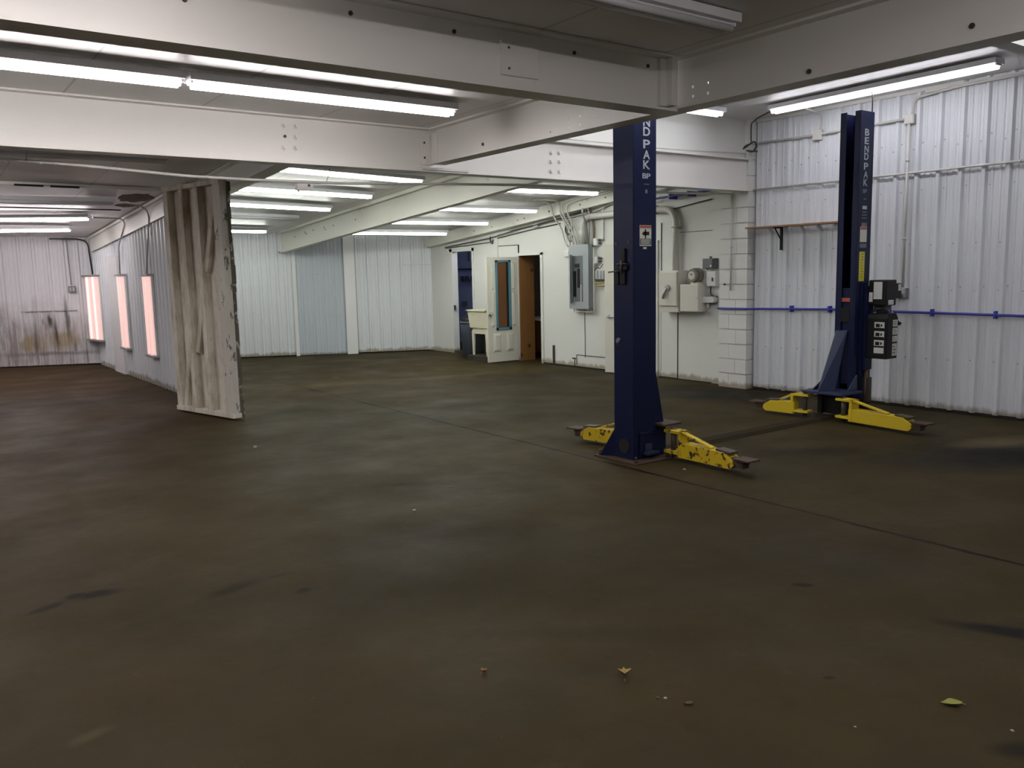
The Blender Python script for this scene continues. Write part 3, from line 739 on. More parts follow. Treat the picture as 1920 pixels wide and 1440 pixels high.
def post(x0, x1, y0, y1, h, open_dir, label):
    """channel-section post; open_dir = +1 opens to +x, -1 to -x"""
    T = thing('lift_post', label, 'car lift', ((x0+x1)/2, (y0+y1)/2, 0))
    zb = .014
    b = MB(); t = .012
    if open_dir < 0:
        b.box(x1-t, x1, y0, y1, zb, h).box(x0, x1-t, y0, y0+t, zb, h).box(x0, x1-t, y1-t, y1, zb, h)
        b.box(x0, x0+t, y0+t, y0+.068, zb, h).box(x0, x0+t, y1-.072, y1-t, zb, h)
    else:
        b.box(x0, x0+t, y0, y1, zb, h).box(x0+t, x1, y0, y0+t, zb, h).box(x0+t, x1, y1-t, y1, zb, h)
        b.box(x1-t, x1, y0+t, y0+.068, zb, h).box(x1-t, x1, y1-.072, y1-t, zb, h)
    b.build('column', M['blue'], T, .004)
    MB().box(x0-.085, x1+.10, y0-.12, y1+.17, 0, zb).build('base_plate', M['rust'], T, .003)
    for bx_, by_ in ((x0-.05, y0-.08), (x1+.06, y0-.08), (x0-.05, y1+.13), (x1+.06, y1+.13)):
        MB().tube([(bx_, by_, zb), (bx_, by_, zb+.02)], .018, 6).tube([(bx_, by_, zb+.02), (bx_, by_, zb+.05)], .009, 8).build('anchor_bolt', M['rust'], T)
    return T

zs_all = [('B', 2.985), ('E', 2.90), ('N', 2.815), ('D', 2.74), ('P', 2.64), ('A', 2.555), ('K', 2.475)]
NP = post(4.945, 5.215, 5.05, 5.285, 3.2, 1, 'nearest dark blue car lift post with warning sticker, its top hidden behind the ceiling beam')
lettering(NP, 5.10, 5.05, 0, 'letter', zs_all)
b = MB(); l1 = letter('B', 5.075, 5.05, 2.385, .045, .042, 'letter', NP); l2 = letter('P', 5.122, 5.05, 2.385, .045, .042, 'letter', NP)
b.add(l1.v, l1.f).add(l2.v, l2.f); b.build('emblem', M['letter'], NP)
decal(NP, 'worn_print', 5.07, 5.13, 5.05, 2.315, 2.322, 'letter_dim'); decal(NP, 'worn_print', 5.085, 5.11, 5.05, 2.245, 2.275, 'letter_dim')
st_ = decal(NP, 'warning_sticker', 5.02, 5.155, 5.05, 1.815, 1.985, 'sticker')
st_['label'] = 'cream warning sticker with red header'
def sticker_art(st_, x0, x1, y, z0, z1):
    w_, h_ = x1-x0, z1-z0
    MB().box(x0+.004, x1-.004, y-.004, y-.0021, z1-h_*.13, z1-.004).build('header_band', M['red'], st_)
    MB().box(x0+.004, x1-.004, y-.004, y-.0021, z0+h_*.06, z0+h_*.36).build('text_panel', M['grey_dark'], st_)
    tx = MB()
    for k in range(5): tx.box(x0+.012, x1-.012-random.random()*.02, y-.0052, y-.0041, z0+h_*(.10+.05*k), z0+h_*(.122+.05*k))
    tx.build('text_lines', M['sticker'], st_)
    art = MB(); cx = (x0+x1)/2; cz = z0+h_*.6
    art.prism([(cx-.042, y-.0035, cz), (cx-.018, y-.0035, cz+.02), (cx-.018, y-.0035, cz-.02)], (0, .0012, 0))
    art.box(cx-.02, cx+.042, y-.0035, y-.0023, cz-.013, cz+.016).box(cx-.008, cx+.006, y-.0035, y-.0023, cz-.04, cz+.036)
    art.build('pictogram', M['black'], st_)
ORGfix = None
sticker_art(st_, 5.02, 5.155, 5.05, 1.815, 1.985)
decal(NP, 'small_sticker', 5.06, 5.10, 5.05, 1.79, 1.806, 'sticker')
MB().box(4.925, 4.945, 5.13, 5.19, 1.50, 1.80).box(4.918, 4.945, 5.10, 5.22, 1.62, 1.655).box(4.92, 4.945, 5.20, 5.235, 1.50, 1.67).build('lock_housing', M['black'], NP, .004)
MB().tube([(4.92, 5.10, 1.67), (4.90, 5.20, 1.672)], .006, 8).tube([(4.90, 5.16, 1.615), (4.89, 5.29, 1.605)], .006, 8).tube([(4.91, 5.155, 1.60), (4.91, 5.155, 1.70)], .01, 8).build('release_lever', M['rubber'], NP)
for (y, z, r) in ((5.10, 1.85, .012), (5.09, 1.70, .010), (5.25, 1.84, .012), (5.24, 1.0, .010)):
    MB().tube([(4.94, y, z), (4.946, y, z)], r, 8).build('plug', M['rubber'], NP)
MB().prism([(4.942, 5.222, 1.015), (4.942, 5.20, 1.045), (4.942, 5.235, 1.052), (4.942, 5.262, 1.03), (4.942, 5.25, 1.005)], (.003, 0, 0)).build('paint_chip', M['letter_dim'], NP)
# foot of the near post
MB().prism([(4.95, 5.285, .014), (4.88, 5.40, .014), (4.95, 5.285, .26)], (.012, 0, 0)).build('gusset', M['blue'], NP)
MB().prism([(5.215, 5.06, .014), (5.32, 5.06, .014), (5.32, 5.06, .30), (5.225, 5.06, .74), (5.215, 5.06, .74)], (0, .012, 0)).build('gusset', M['blue'], NP)
MB().prism([(5.215, 5.27, .014), (5.34, 5.27, .014), (5.34, 5.27, .28), (5.215, 5.27, .74)], (0, .012, 0)).build('gusset', M['blue'], NP)

MB().box(5.01, 5.25, 5.036, 5.05, .05, .235).box(5.01, 5.25, 5.03, 5.05, .225, .24).build('foot_plate', M['blue'], NP, .002)
MB().box(5.05, 5.20, 4.985, 5.036, .05, .075).box(5.06, 5.14, 5.02, 5.036, .05, .14).build('cable_guard', M['blue_light'], NP, .003)
MB().tube([(4.938, 5.16, .12), (4.95, 5.16, .12)], .062, 18).build('cable_opening', M['black_hole'], NP)
MB().box(5.20, 5.42, 4.94, 5.36, .285, .305).build('carriage_plate', M['rust'], NP, .003)
MB().box(5.215, 5.36, 5.07, 5.26, .06, .285).build('carriage', M['blue'], NP, .003)
arm(NP, 5.31, 4.99, -1, .745, 1, 'yellow', lean=-.03)
arm(NP, 5.31, 5.33, 1, .66, 1, 'yellow', lean=-.14)

X0 = 8.20
FPo = post(X0, 8.45, 5.05, 5.285, 3.2, -1, 'far dark blue car lift post by the ribbed wall, with a black power unit')
MB().box(X0+.15, X0+.19, 5.13, 5.21, .3, 3.1).build('inner_rail', M['black'], FPo)
MB().box(X0+.02, X0+.235, 5.08, 5.26, .35, 1.38).build('carriage', M['blue'], FPo)
lettering(FPo, 8.315, 5.05, 0, 'letter', zs_all)
b = MB(); l1 = letter('B', 8.29, 5.05, 2.385, .04, .04, 'letter', FPo); l2 = letter('P', 8.33, 5.05, 2.385, .04, .04, 'letter', FPo)
b.add(l1.v, l1.f).add(l2.v, l2.f); b.build('emblem', M['letter_dim'], FPo)
for (a0, a1, z0, z1, mt) in ((8.29, 8.34, 2.30, 2.31, 'letter_dim'), (8.275, 8.355, 2.20, 2.235, 'sticker_white'), (8.27, 8.36, 2.165, 2.175, 'letter_dim'), (8.27, 8.36, 2.135, 2.145, 'letter_dim'), (8.27, 8.36, 2.105, 2.115, 'letter_dim'), (8.265, 8.365, 2.02, 2.06, 'letter_dim')):
    decal(FPo, 'worn_print', a0, a1, 5.05, z0, z1, mt)
d_ = decal(FPo, 'rating_sticker', 8.245, 8.37, 5.05, 1.86, 2.02, 'sticker'); MB().box(8.25, 8.365, 5.046, 5.0479, 1.99, 2.015).build('header_band', M['red'], d_)
d2_ = decal(FPo, 'worn_print', 8.245, 8.37, 5.05, 1.80, 1.845, 'grey_dark')
d3_ = decal(FPo, 'caution_sticker', 8.245, 8.345, 5.05, 1.45, 1.76, 'sticker_yellow')
d3_['label'] = 'yellow caution sticker'
tx = MB()
for k in range(9): tx.box(8.285, 8.30+random.random()*.02, 5.045, 5.0479, 1.49+.03*k, 1.50+.03*k)
tx.build('text_lines', M['grey_dark'], d3_)
MB().box(X0-.004, X0+.001, 5.11, 5.205, 1.235, 1.275).build('red_label', M['red'], FPo)
MB().box(X0-.004, X0+.001, 5.11, 5.215, 1.02, 1.17).build('maker_plate', M['black'], FPo)
g = MB()
g.hexa([(7.83, 5.22, .30), (8.0, 5.13, .30), (8.02, 5.14, .30), (7.85, 5.24, .30)], [(8.12, 5.21, .93), (8.18, 5.12, .93), (8.2, 5.13, .93), (8.14, 5.23, .93)])
g.build('carriage_brace', M['blue_light'], FPo)
MB().prism([(8.2, 5.0, .30), (8.02, 4.99, .30), (8.2, 5.0, .46)], (0, .015, 0)).build('gusset', M['blue_light'], FPo)
MB().prism([(8.2, 5.33, .30), (7.92, 5.34, .30), (8.2, 5.33, .45)], (0, .015, 0)).build('gusset', M['blue_light'], FPo)
MB().box(7.80, 8.20, 4.93, 5.40, .275, .298).build('carriage_plate', M['blue_light'], FPo, .003)
MB().box(8.0, 8.2, 5.07, 5.27, .05, .275).box(7.93, 7.97, 5.24, 5.29, .05, .275).build('carriage_foot', M['black'], FPo)
MB().box(8.33, 8.47, 5.00, 5.05, .50, 1.40).box(8.28, 8.40, 5.03, 5.05, .42, 1.43).build('mounting_plate', M['blue'], FPo, .003)
MB().cyl((8.39, 5.005, .03), (8.39, 5.005, .50), .03).build('rusty_pipe', M['rust'], FPo)
MB().box(8.36, 8.43, 4.97, 4.99, .16, .42).build('bare_plate', M['steel'], FPo)
MB().box(8.452, 8.475, 5.08, 5.2, 1.42, 2.0).build('side_plate', M['blue'], FPo)
# power unit
pu = MB().box(8.36, 8.56, 4.80, 5.0, 1.19, 1.46).build('motor', M['black'], FPo, .012)
MB().box(8.356, 8.36, 4.845, 4.94, 1.26, 1.44).box(8.356, 8.36, 4.95, 4.99, 1.23, 1.33).box(8.40, 8.50, 4.795, 4.80, 1.20, 1.25).build('label_sheet', M['sticker_white'], pu)
cb = MB().box(8.56, 8.70, 4.82, 4.95, 1.26, 1.42).build('capacitor_box', M['black'], FPo, .012)
MB().box(8.62, 8.67, 4.814, 4.82, 1.34, 1.41).build('label_sheet', M['sticker_white'], cb)
MB().cyl((8.47, 4.90, 1.10), (8.47, 4.90, 1.2), .06).box(8.42, 8.54, 4.84, 4.97, 1.14, 1.19).build('pump', M['rubber'], FPo)
MB().tube([(8.53, 4.85, 1.15), (8.60, 4.80, 1.03), (8.62, 4.79, 1.0)], .008, 8).build('release_handle', M['chrome'], FPo)
MB().tube([(8.615, 4.792, 1.0), (8.625, 4.787, .985)], .02, 10).build('handle_knob', M['black'], FPo)
tk = MB().prism([(8.35, 4.77, .63), (8.56, 4.77, .63), (8.56, 4.77, 1.06), (8.52, 4.77, 1.11), (8.38, 4.77, 1.11), (8.35, 4.77, 1.06)], (0, .25, 0)).build('oil_tank', M['black'], FPo, .008)
MB().tube([(8.41, 4.98, 1.13), (8.38, 4.90, 1.16), (8.44, 4.84, 1.15)], .012, 8).build('hydraulic_hose', M['rubber'], FPo)
for z0, z1 in ((.95, 1.02), (.855, .925), (.76, .83), (.69, .75)):
    s1 = MB().box(8.345, 8.3499, 4.80, 4.91, z0, z1).build('instruction_label', M['sticker_white'], tk)
    if z0 > .75: MB().prism([(8.344, 4.815, (z0+z1)/2), (8.344, 4.84, (z0+z1)/2+.02), (8.344, 4.84, (z0+z1)/2-.02)], (.0008, 0, 0)).box(8.344, 8.3448, 4.85, 4.895, z0+.015, z1-.018).box(8.344, 8.3448, 4.80, 4.91, z0, z0+.009).build('pictogram', M['black'], s1)
for z0, z1 in ((.97, 1.04), (.885, .955), (.81, .87), (.66, .79)):
    s1 = MB().box(8.455, 8.54, 4.765, 4.7699, z0, z1).build('instruction_label', M['sticker' if z0 < .7 else 'sticker_white'], tk)
    tx = MB()
    for k in range(3): tx.box(8.465, 8.53-random.random()*.03, 4.7642, 4.7649, z0+(z1-z0)*(.2+.25*k), z0+(z1-z0)*(.3+.25*k))
    tx.build('text_lines', M['grey_dark'], s1)
arm(FPo, 7.86, 4.99, -1, .86, 1, 'yellow_clean', lean=-.11)
arm(FPo, 7.86, 5.33, 1, .52, 1, 'yellow_clean', lean=-.13)
MB().tube([(7.95, 5.4, .30), (7.75, 5.62, .17)], .006, 8).build('arm_release_rod', M['chrome'], FPo)

tag(MB().prism([(5.36, 5.12, 0), (8.10, 5.12, 0), (8.10, 5.16, .022), (5.36, 5.16, .022)], (0, 0, .001)).hexa(
    [(5.40, 5.10, 0), (7.86, 5.10, 0), (7.86, 5.30, 0), (5.40, 5.30, 0)], [(5.40, 5.14, .03), (7.86, 5.14, .03), (7.86, 5.26, .03), (5.40, 5.26, .03)]).build('cable_cover', M['cover']),
    'long low steel floor plate running between the two blue lift posts', 'floor plate')

# ------------------------------------------------------------------ right wall pipework
def conduit(label, pts, r=.014, mat='conduit', cat='conduit', name='conduit', straps=(), rb=.1, group=None, n=10):
    P = bend(pts, rb)
    o = MB().tube(P, r, n).build(name, M[mat], None)
    tag(o, label, cat, group)
    for p, ax in straps:
        ax = Vector(ax)
        MB().tube([Vector(p)-ax*.012, Vector(p)+ax*.012], r*1.35, n).build('strap', M[mat], o)
    return o
xw = XR-.045
conduit('thin white conduit high on the ribbed wall between the corner and the second box', [(xw, 7.06, 3.20), (xw, 6.25, 3.187), (xw, 5.12, 3.20)], .015)
conduit('white conduit line at beam height along the ribbed right wall', [(xw, 7.13, 2.615), (xw, -1, 2.605)], .012, straps=[((xw, y, 2.61), (0, 1, 0)) for y in (6.7, 5.5, 4.6, 3.9)])
conduit('long vertical white conduit dropping down the ribbed wall to the grey outlet box', [(xw, 5.065, 3.16), (xw, 5.065, 1.36)], .015, straps=[((xw, 5.065, 1.9), (0, 0, 1)), ((xw, 5.065, 2.75), (0, 0, 1))])
conduit('curved white conduit rising from the upper junction box and running along the wall top', [(xw, 5.03, 3.24), (xw, 5.02, 3.40), (xw, 4.6, 3.445), (xw, 2.0, 3.45)], .015, rb=.25)
conduit('short curved white conduit from the left junction box up to the lift bay light', [(xw, 6.17, 3.225), (xw, 6.15, 3.42), (8.7, 6.2, 3.49)], .012, rb=.12)
def jbox(label, y0, y1, z0, z1, d, mat, x=XR, cat='electrical box', name='junction_box', cover=True):
    b = MB().box(x-d, x, y0, y1, z0, z1)
    o = tag(b.build(name, M[mat], None, .004), label, cat)
    if cover: MB().box(x-d-.006, x-d, y0+.008, y1-.008, z0+.008, z1-.008).build('cover', M[mat], o, .002)
    return o
jbox('white junction box on the ribbed wall, left of the far lift post', 6.14, 6.27, 3.12, 3.24, .055, 'conduit')
jbox('white junction box on the ribbed wall, right of the far lift post', 5.01, 5.12, 3.14, 3.24, .055, 'conduit')
o = jbox('grey outlet box on the ribbed wall, right of the power unit', 5.02, 5.16, 1.24, 1.355, .06, 'galv', name='outlet_box')
MB().cyl((XR-.06, 5.08, 1.27), (XR-.09, 5.08, 1.27), .03).build('socket', M['grey_dark'], o)
conduit('dark cable looping down the corner above the block pilaster', [(8.55, 6.40, 3.45), (8.9, 6.9, 3.46), (9.05, 7.10, 3.44), (9.05, 7.10, 3.24), (9.0, 7.05, 3.19), (8.9, 7.09, 3.14)], .008, 'rubber', 'cable', 'cable', rb=.04)
conduit('tangle of dark cable on the girder end at the corner', [(8.92, 7.12, 3.12), (9.06, 7.05, 3.22), (9.12, 7.06, 3.16), (9.04, 7.06, 3.08), (8.95, 7.10, 3.10), (9.1, 7.04, 3.09)], .010, 'rubber', 'cable', 'cable', rb=.03)
conduit('thin cable lying along the top of the girder in the lift bay', [(4.6, 7.12, 3.03), (6.0, 7.14, 3.035), (7.6, 7.12, 3.03), (8.95, 7.10, 3.06)], .010, 'conduit', 'cable', 'cable')
conduit('dark cord hanging from the long lift bay light down to the far post top', [(8.42, 5.10, 3.46), (8.40, 5.05, 3.36), (8.43, 5.07, 3.18)], .006, 'rubber', 'cable', 'cable', rb=.08)
# blue air line
air = conduit('blue air hose running along the right wall at waist height', [(9.12, 7.66, 1.078), (9.05, 7.62, 1.078), (9.05, 7.10, 1.078), (9.148, 6.95, 1.08), (9.15, 6.0, 1.095), (9.15, 3.8, 1.077), (9.15, -1, 1.06)], .014, 'airline', 'hose', 'air_hose', rb=.06)
for y, z in ((6.52, 1.09), (5.98, 1.095), (4.72, 1.086), (4.06, 1.08), (3.3, 1.075)):
    MB().box(9.13, 9.2, y-.012, y+.012, z-.04, z+.04).build('clamp', M['airline'], air, .003)
air2 = conduit('short blue air hose under the girder, above the pipe arch', [(9.10, 9.4, 2.60), (9.10, 8.8, 2.644), (9.10, 7.82, 2.671), (9.08, 7.4, 2.72)], .016, 'airline', 'hose', 'air_hose')
for y, z in ((8.55, 2.65), (8.2, 2.66)): MB().box(9.08, 9.25, y-.012, y+.012, z-.035, z+.035).build('clamp', M['airline'], air2)
gc = conduit('pale conduit strung below the girder across the room', [(.2, 7.38, 2.56), (1.35, 7.36, 2.511), (2.06, 7.35, 2.472), (2.65, 7.35, 2.467), (3.45, 7.35, 2.474), (4.6, 7.35, 2.517), (5.7, 7.35, 2.554), (7.8, 7.35, 2.55), (9.02, 7.35, 2.58)], .013, 'conduit',
        straps=[((1.0, 7.37, 2.526), (1, 0, 0)), ((4.0, 7.35, 2.495), (1, 0, 0)), ((8.6, 7.35, 2.572), (1, 0, 0))])
for x_, z_ in ((.9, 2.53), (3.3, 2.472), (5.75, 2.554), (8.3, 2.56)): MB().tube([(x_, 7.35, z_), (x_, 7.30, z_+.05), (x_, 7.25, 2.60)], .004, 8).build('hanger', M['galv'], gc)
cb_ = tag(MB().box(3.02, 3.17, 7.345, 7.40, 2.40, 2.455).build('conduit_box', M['conduit']), 'small white box hanging under the conduit below the girder', 'electrical box')
MB().box(3.12, 3.14, 7.337, 7.345, 2.43, 2.45).build('knockout', M['rubber'], cb_)
MB().tube([(3.04, 7.37, 2.40), (3.04, 7.37, 2.38)], .012, 8).build('nipple', M['conduit'], cb_)
conduit('thin white conduit running down the face of the block pilaster', [(9.055, 7.40, 2.60), (9.055, 7.40, 1.32)], .012, straps=[((9.055, 7.40, 1.9), (0, 0, 1))])
conduit('small dark wire sloping along the painted wall above the pipe arch', [(9.25, 8.75, 2.47), (9.25, 7.9, 2.57)], .008, 'rubber', 'cable', 'cable')
# shelf
sh = thing('wall_shelf', 'bare wooden plank shelf on a black bracket between the pilaster and the far post', 'shelf', (9.05, 6.5, 2.1))
MB().box(8.98, 9.165, 5.6, 7.12, 2.115, 2.135).build('board', M['plank'], sh, .002)
MB().box(9.14, 9.165, 6.67, 6.70, 1.83, 2.115).box(8.99, 9.165, 6.67, 6.70, 2.10, 2.115).beam((9.15, 6.685, 1.95), (9.02, 6.685, 2.10), .012, .012).build('bracket', M['black'], sh)

# ------------------------------------------------------------------ electrical gear on the painted wall
xq = XP
big = conduit('thick white pipe arching over the white door, from the breaker panel to the switch box', [(9.20, 10.56, 2.03), (9.20, 10.56, 2.49), (9.20, 8.52, 2.49), (9.20, 8.52, 1.59)], .05, rb=.26, n=16, name='conduit_pipe', cat='pipe',
              straps=[((9.20, 8.52, 2.22), (0, 0, 1)), ((9.20, 8.9, 2.49), (0, 1, 0))])
# breaker panel
BP = thing('breaker_panel', 'grey electrical breaker panel with its door hanging open, under the pipe bend', 'breaker panel', (9.2, 10.6, 1.0))
MB().box(9.15, XP, 10.37, 10.84, 1.01, 2.04).build('cabinet', M['grey_box'], BP, .005)
fr = MB().box(9.138, 9.15, 10.36, 10.85, 1.0, 2.05).build('front_cover', M['grey_box'], BP, .003)
MB().box(9.132, 9.138, 10.50, 10.76, 1.12, 1.87).build('dead_front', M['grey_dark'], BP)
MB().box(9.12, 9.132, 10.66, 10.72, 1.2, 1.62).box(9.12, 9.132, 10.57, 10.62, 1.35, 1.66).box(9.12, 9.132, 10.58, 10.68, 1.68, 1.74).build('breaker', M['black'], BP)
MB().obox((9.095, 10.755, 1.49), (.8, .5, 0), (-.5, .8, 0), (0, 0, 1), .042, .006, .40).build('panel_door', M['grey_box'], BP, .002)
MB().box(9.128, 9.132, 10.70, 10.715, 1.12, 1.3).box(9.128, 9.132, 10.53, 10.545, 1.12, 1.4).build('index_card', M['sticker_white'], BP)
conduit('thin grey pipe hugging the bottom edge of the breaker panel', [(9.2, 10.80, 1.0), (9.2, 10.80, .95), (9.2, 10.30, .95), (9.2, 10.30, 1.5), (9.2, 10.30, 2.0)], .01, 'conduit', rb=.03)
# conduits above the panel
lab = ['leftmost painted conduit above the breaker panel, bending onto the ceiling', 'second painted conduit above the breaker panel', 'third painted conduit above the breaker panel, bending along the wall beam', 'rightmost bare conduit above the breaker panel']
for k, (yb, yt, zt, yend) in enumerate(((10.80, 10.98, 2.72, 11.25), (10.72, 10.92, 2.73, 9.4), (10.66, 10.80, 2.70, 9.4), (10.44, 10.42, 2.62, 10.40))):
    pts = [(9.22, yb, 2.04), (9.16, (yb+yt)/2, 2.36), (9.075, yt, 2.56), (9.072, yt, zt)]
    if k == 0: pts += [(9.0, yt+.02, zc(9.0, yt)-.035), (8.6, 11.1, zc(8.6, 11.1)-.03)]
    elif k < 3: pts += [(9.06, yt-.25, zc(9.06, yt-.25)-.025-.04*k), (9.06, yend, zc(9.06, yend)-.025-.04*k)]
    conduit(lab[k], pts, .014, 'conduit' if k < 3 else 'galv', rb=.14)
conduit('outer painted conduit left of the breaker panel, dropping to the small outlet', [(8.6, 11.30, zc(8.6, 11.3)-.02), (9.07, 11.2, zc(9.07, 11.2)-.04), (9.072, 11.17, 2.53), (9.2, 11.1, 2.36), (9.23, 11.05, 2.1), (9.24, 10.98, 2.03)], .013, rb=.18)
for k, (y, r_) in enumerate(((10.36, .008), (10.40, .010), (10.47, .012), (10.33, .008))):
    conduit(['brown wire drop right of the thick pipe, first', 'tan wire drop right of the thick pipe, second', 'grey wire drop beside the thick pipe', 'dark wire drop nearest the white door'][k] + ' above the panel',
            [(9.24, y, 2.0), (9.235, y-.03, 2.3), (9.22, y+.02, 2.55), (9.10, y-.02, 2.75)], r_, ['copper', 'conduit', 'galv', 'copper'][k], 'cable', 'cable', rb=.1)
loop = MB()
loop.tube(arc((9.24, 10.98, 2.32), (0, 1, 0), (0, 0, 1), .075, 0, 2*PI, 24), .007, 8)
loop.tube(arc((9.235, 10.97, 2.34), (0, .5, 0), (0, 0, 1), .12, 0, 2*PI, 24), .007, 8)
loop.tube(bend([(9.235, 10.86, 2.46), (9.235, 10.84, 2.2), (9.235, 10.92, 2.08), (9.235, 10.99, 2.2), (9.235, 11.0, 2.4)], .08), .006, 8)
loop.tube(bend([(9.235, 10.92, 2.2), (9.235, 10.93, 1.9)], .05), .006, 8)
loop.tube(bend([(9.20, 12.0, 2.42), (9.20, 11.2, 2.50), (9.22, 10.9, 2.50), (9.235, 10.86, 2.40)], .08), .008, 8)
tag(loop.build('wire_coil', M['rubber']), 'coil of black wire hanging left of the breaker panel conduits', 'cable')
o = jbox('small white outlet box left of the breaker panel top', 10.94, 11.07, 1.86, 1.97, .05, 'white', x=XP, name='outlet_box')
th = thing('wall_phone', 'small white and grey unit on the wall left of the breaker panel', 'wall unit', (9.25, 10.95, 1.3))
MB().box(9.21, XP, 10.87, 10.95, 1.36, 1.58).build('grey_cover', M['galv'], th, .015)
MB().box(9.20, XP, 10.88, 10.96, 1.20, 1.40).build('body', M['white'], th, .008)
MB().box(9.24, XP, 10.87, 10.90, 1.14, 1.2).build('connector', M['grey_dark'], th)
for k, (z0, lb) in enumerate(((2.02, 'upper of two small white wire boxes right of the breaker panel'), (1.73, 'lower of two small white wire boxes right of the breaker panel'))):
    o = jbox(lb, 10.22, 10.32, z0, z0+.12, .06, 'white', x=XP)
    MB().cyl((9.24, 10.22, z0+.09), (9.24, 10.15, z0+.09), .012).cyl((9.24, 10.22, z0+.04), (9.24, 10.16, z0+.04), .012).build('wire_stub', M['rubber'], o)
conduit('thin grey conduit rising from the upper white wire box', [(9.24, 10.16, 2.11), (9.24, 10.10, 2.11), (9.24, 10.10, 2.62), (9.2, 9.9, 2.68), (9.12, 9.4, 2.72)], .011, 'galv', rb=.06)
tb = thing('terminal_block', 'row of grey relays with yellow wires beside the white door edge', 'terminal block', (9.25, 10.2, 1.45))
for k in range(3): MB().box(9.21, XP, 10.07+.075*k, 10.135+.075*k, 1.48, 1.62).build('relay', M['galv'], tb, .004)
MB().box(9.22, XP, 10.06, 10.30, 1.46, 1.48).build('rail', M['rubber'], tb)
MB().tube(bend([(9.22, 10.30, 1.70), (9.22, 10.31, 1.5), (9.22, 10.27, 1.38), (9.22, 10.06, 1.38)], .04), .010, 8).tube([(9.215, 10.29, 1.42), (9.215, 10.07, 1.43)], .008, 8).build('yellow_wire', M['wire_y'], tb)
MB().tube(bend([(9.22, 10.30, 1.62), (9.2, 10.22, 1.68), (9.2, 10.15, 1.65), (9.2, 10.08, 1.72)], .03), .006, 8).build('loose_wire', M['rubber'], tb)
tag(MB().box(XP-.03, XP, 11.41, 11.44, .02, .34).build('pipe_stub', M['rubber']), 'short black upright strip low on the wall, right of the wooden doorway', 'strip')
tp = MB().tube([(9.22, 10.82, .03), (9.22, 10.82, .15)], .008, 8).tube([(9.22, 10.88, .155), (9.22, 10.80, .155)], .012, 8).build('spigot', M['rubber'])
tag(tp, 'small dark spigot near the floor below the breaker panel', 'tap')
# switch box with its handle
sw = thing('switch_box', 'white disconnect switch box with a grey handle, below the thick pipe', 'switch box', (9.18, 8.6, 1.0))
MB().box(9.08, XP, 8.36, 8.72, 1.0, 1.60).build('body', M['cream'], sw, .005)
MB().box(9.05, 9.08, 8.365, 8.715, 1.09, 1.585).build('door', M['cream'], sw, .012)
MB().tube([(9.05, 8.53, 1.35), (9.02, 8.53, 1.35)], .045, 16).tube(bend([(9.03, 8.53, 1.35), (9.02, 8.56, 1.30), (9.02, 8.60, 1.20)], .05), [.03]+[.022]*8, 10).build('handle', M['galv'], sw)
sb = thing('small_cabinet', 'cream metal cabinet on the wall below the round meter', 'cabinet', (9.18, 8.1, 1.0))
MB().box(9.08, XP, 7.98, 8.32, 1.015, 1.40).build('body', M['cream'], sb, .004)
MB().box(9.07, 9.08, 7.985, 8.315, 1.02, 1.395).build('door', M['cream'], sb, .004)
MB().tube([(9.065, 8.01, 1.21), (9.07, 8.01, 1.21)], .01, 10).build('latch', M['galv'], sb)
mt = thing('electric_meter', 'round glass electricity meter standing on the cream cabinet', 'meter', (9.2, 8.12, 1.4))
MB().box(9.16, 9.25, 8.06, 8.20, 1.40, 1.43).build('base', M['white_dirty'], mt)
MB().tube([(9.24, 8.13, 1.525), (9.16, 8.13, 1.525)], .105, 24).tube([(9.16, 8.13, 1.525), (9.12, 8.13, 1.525), (9.10, 8.13, 1.525)], [.095, .095, .085], 24).build('glass_cover', M['glass_meter'], mt)
MB().tube([(9.102, 8.13, 1.525), (9.097, 8.13, 1.525)], .06, 20).build('dial', M['sticker'], mt)
MB().box(9.094, 9.097, 8.11, 8.15, 1.53, 1.55).build('register', M['grey_dark'], mt)
o = jbox('dark grey control box high beside the pilaster', 7.79, 7.975, 1.615, 1.755, .12, 'grey_dark', x=XP, name='control_box')
MB().cyl((9.2, 7.87, 1.755), (9.2, 7.87, 1.785), .02).cyl((9.2, 7.93, 1.6), (9.2, 7.93, 1.62), .018).build('fitting', M['grey_dark'], o); MB().box(9.141, 9.144, 7.81, 7.835, 1.64, 1.665).build('tag', M['sticker_white'], o)
o = jbox('white square box with a small latch beside the pilaster, under the dark control box', 7.77, 7.945, 1.37, 1.58, .07, 'white', x=XP, name='alarm_box')
MB().box(9.185, 9.195, 7.82, 7.84, 1.44, 1.49).build('latch', M['rubber'], o)
el = thing('emergency_light', 'small white oblong lamp with rounded ends beside the pilaster, under the white square box', 'lamp', (9.2, 7.95, 1.15))
MB().prism([(9.16, 7.895+(.075 if math.cos(a) > 0 else -.075)+.045*math.cos(a), 1.185+.045*math.sin(a)) for a in [2*PI*k/24+.01 for k in range(24)]], (.08, 0, 0)).build('lamp_body', M['white'], el, .008)
MB().box(9.22, XP, 7.80, 7.965, 1.12, 1.235).build('back_plate', M['grey_dark'], el)
MB().tube(bend([(9.24, 7.9, 1.37), (9.24, 7.9, 1.25), (9.23, 7.84, 1.24)], .03), .008, 8).build('cord', M['rubber'], el)
MB().tube([(9.22, 7.93, 1.14), (9.22, 7.93, 1.06)], .018, 10).build('knob', M['cream'], el)
tag(MB().tube([(9.06, 7.5, 1.40), (9.045, 7.5, 1.40)], .014, 10).build('wall_hook', M['rubber']), 'small dark hook stub on the pilaster face', 'hook')

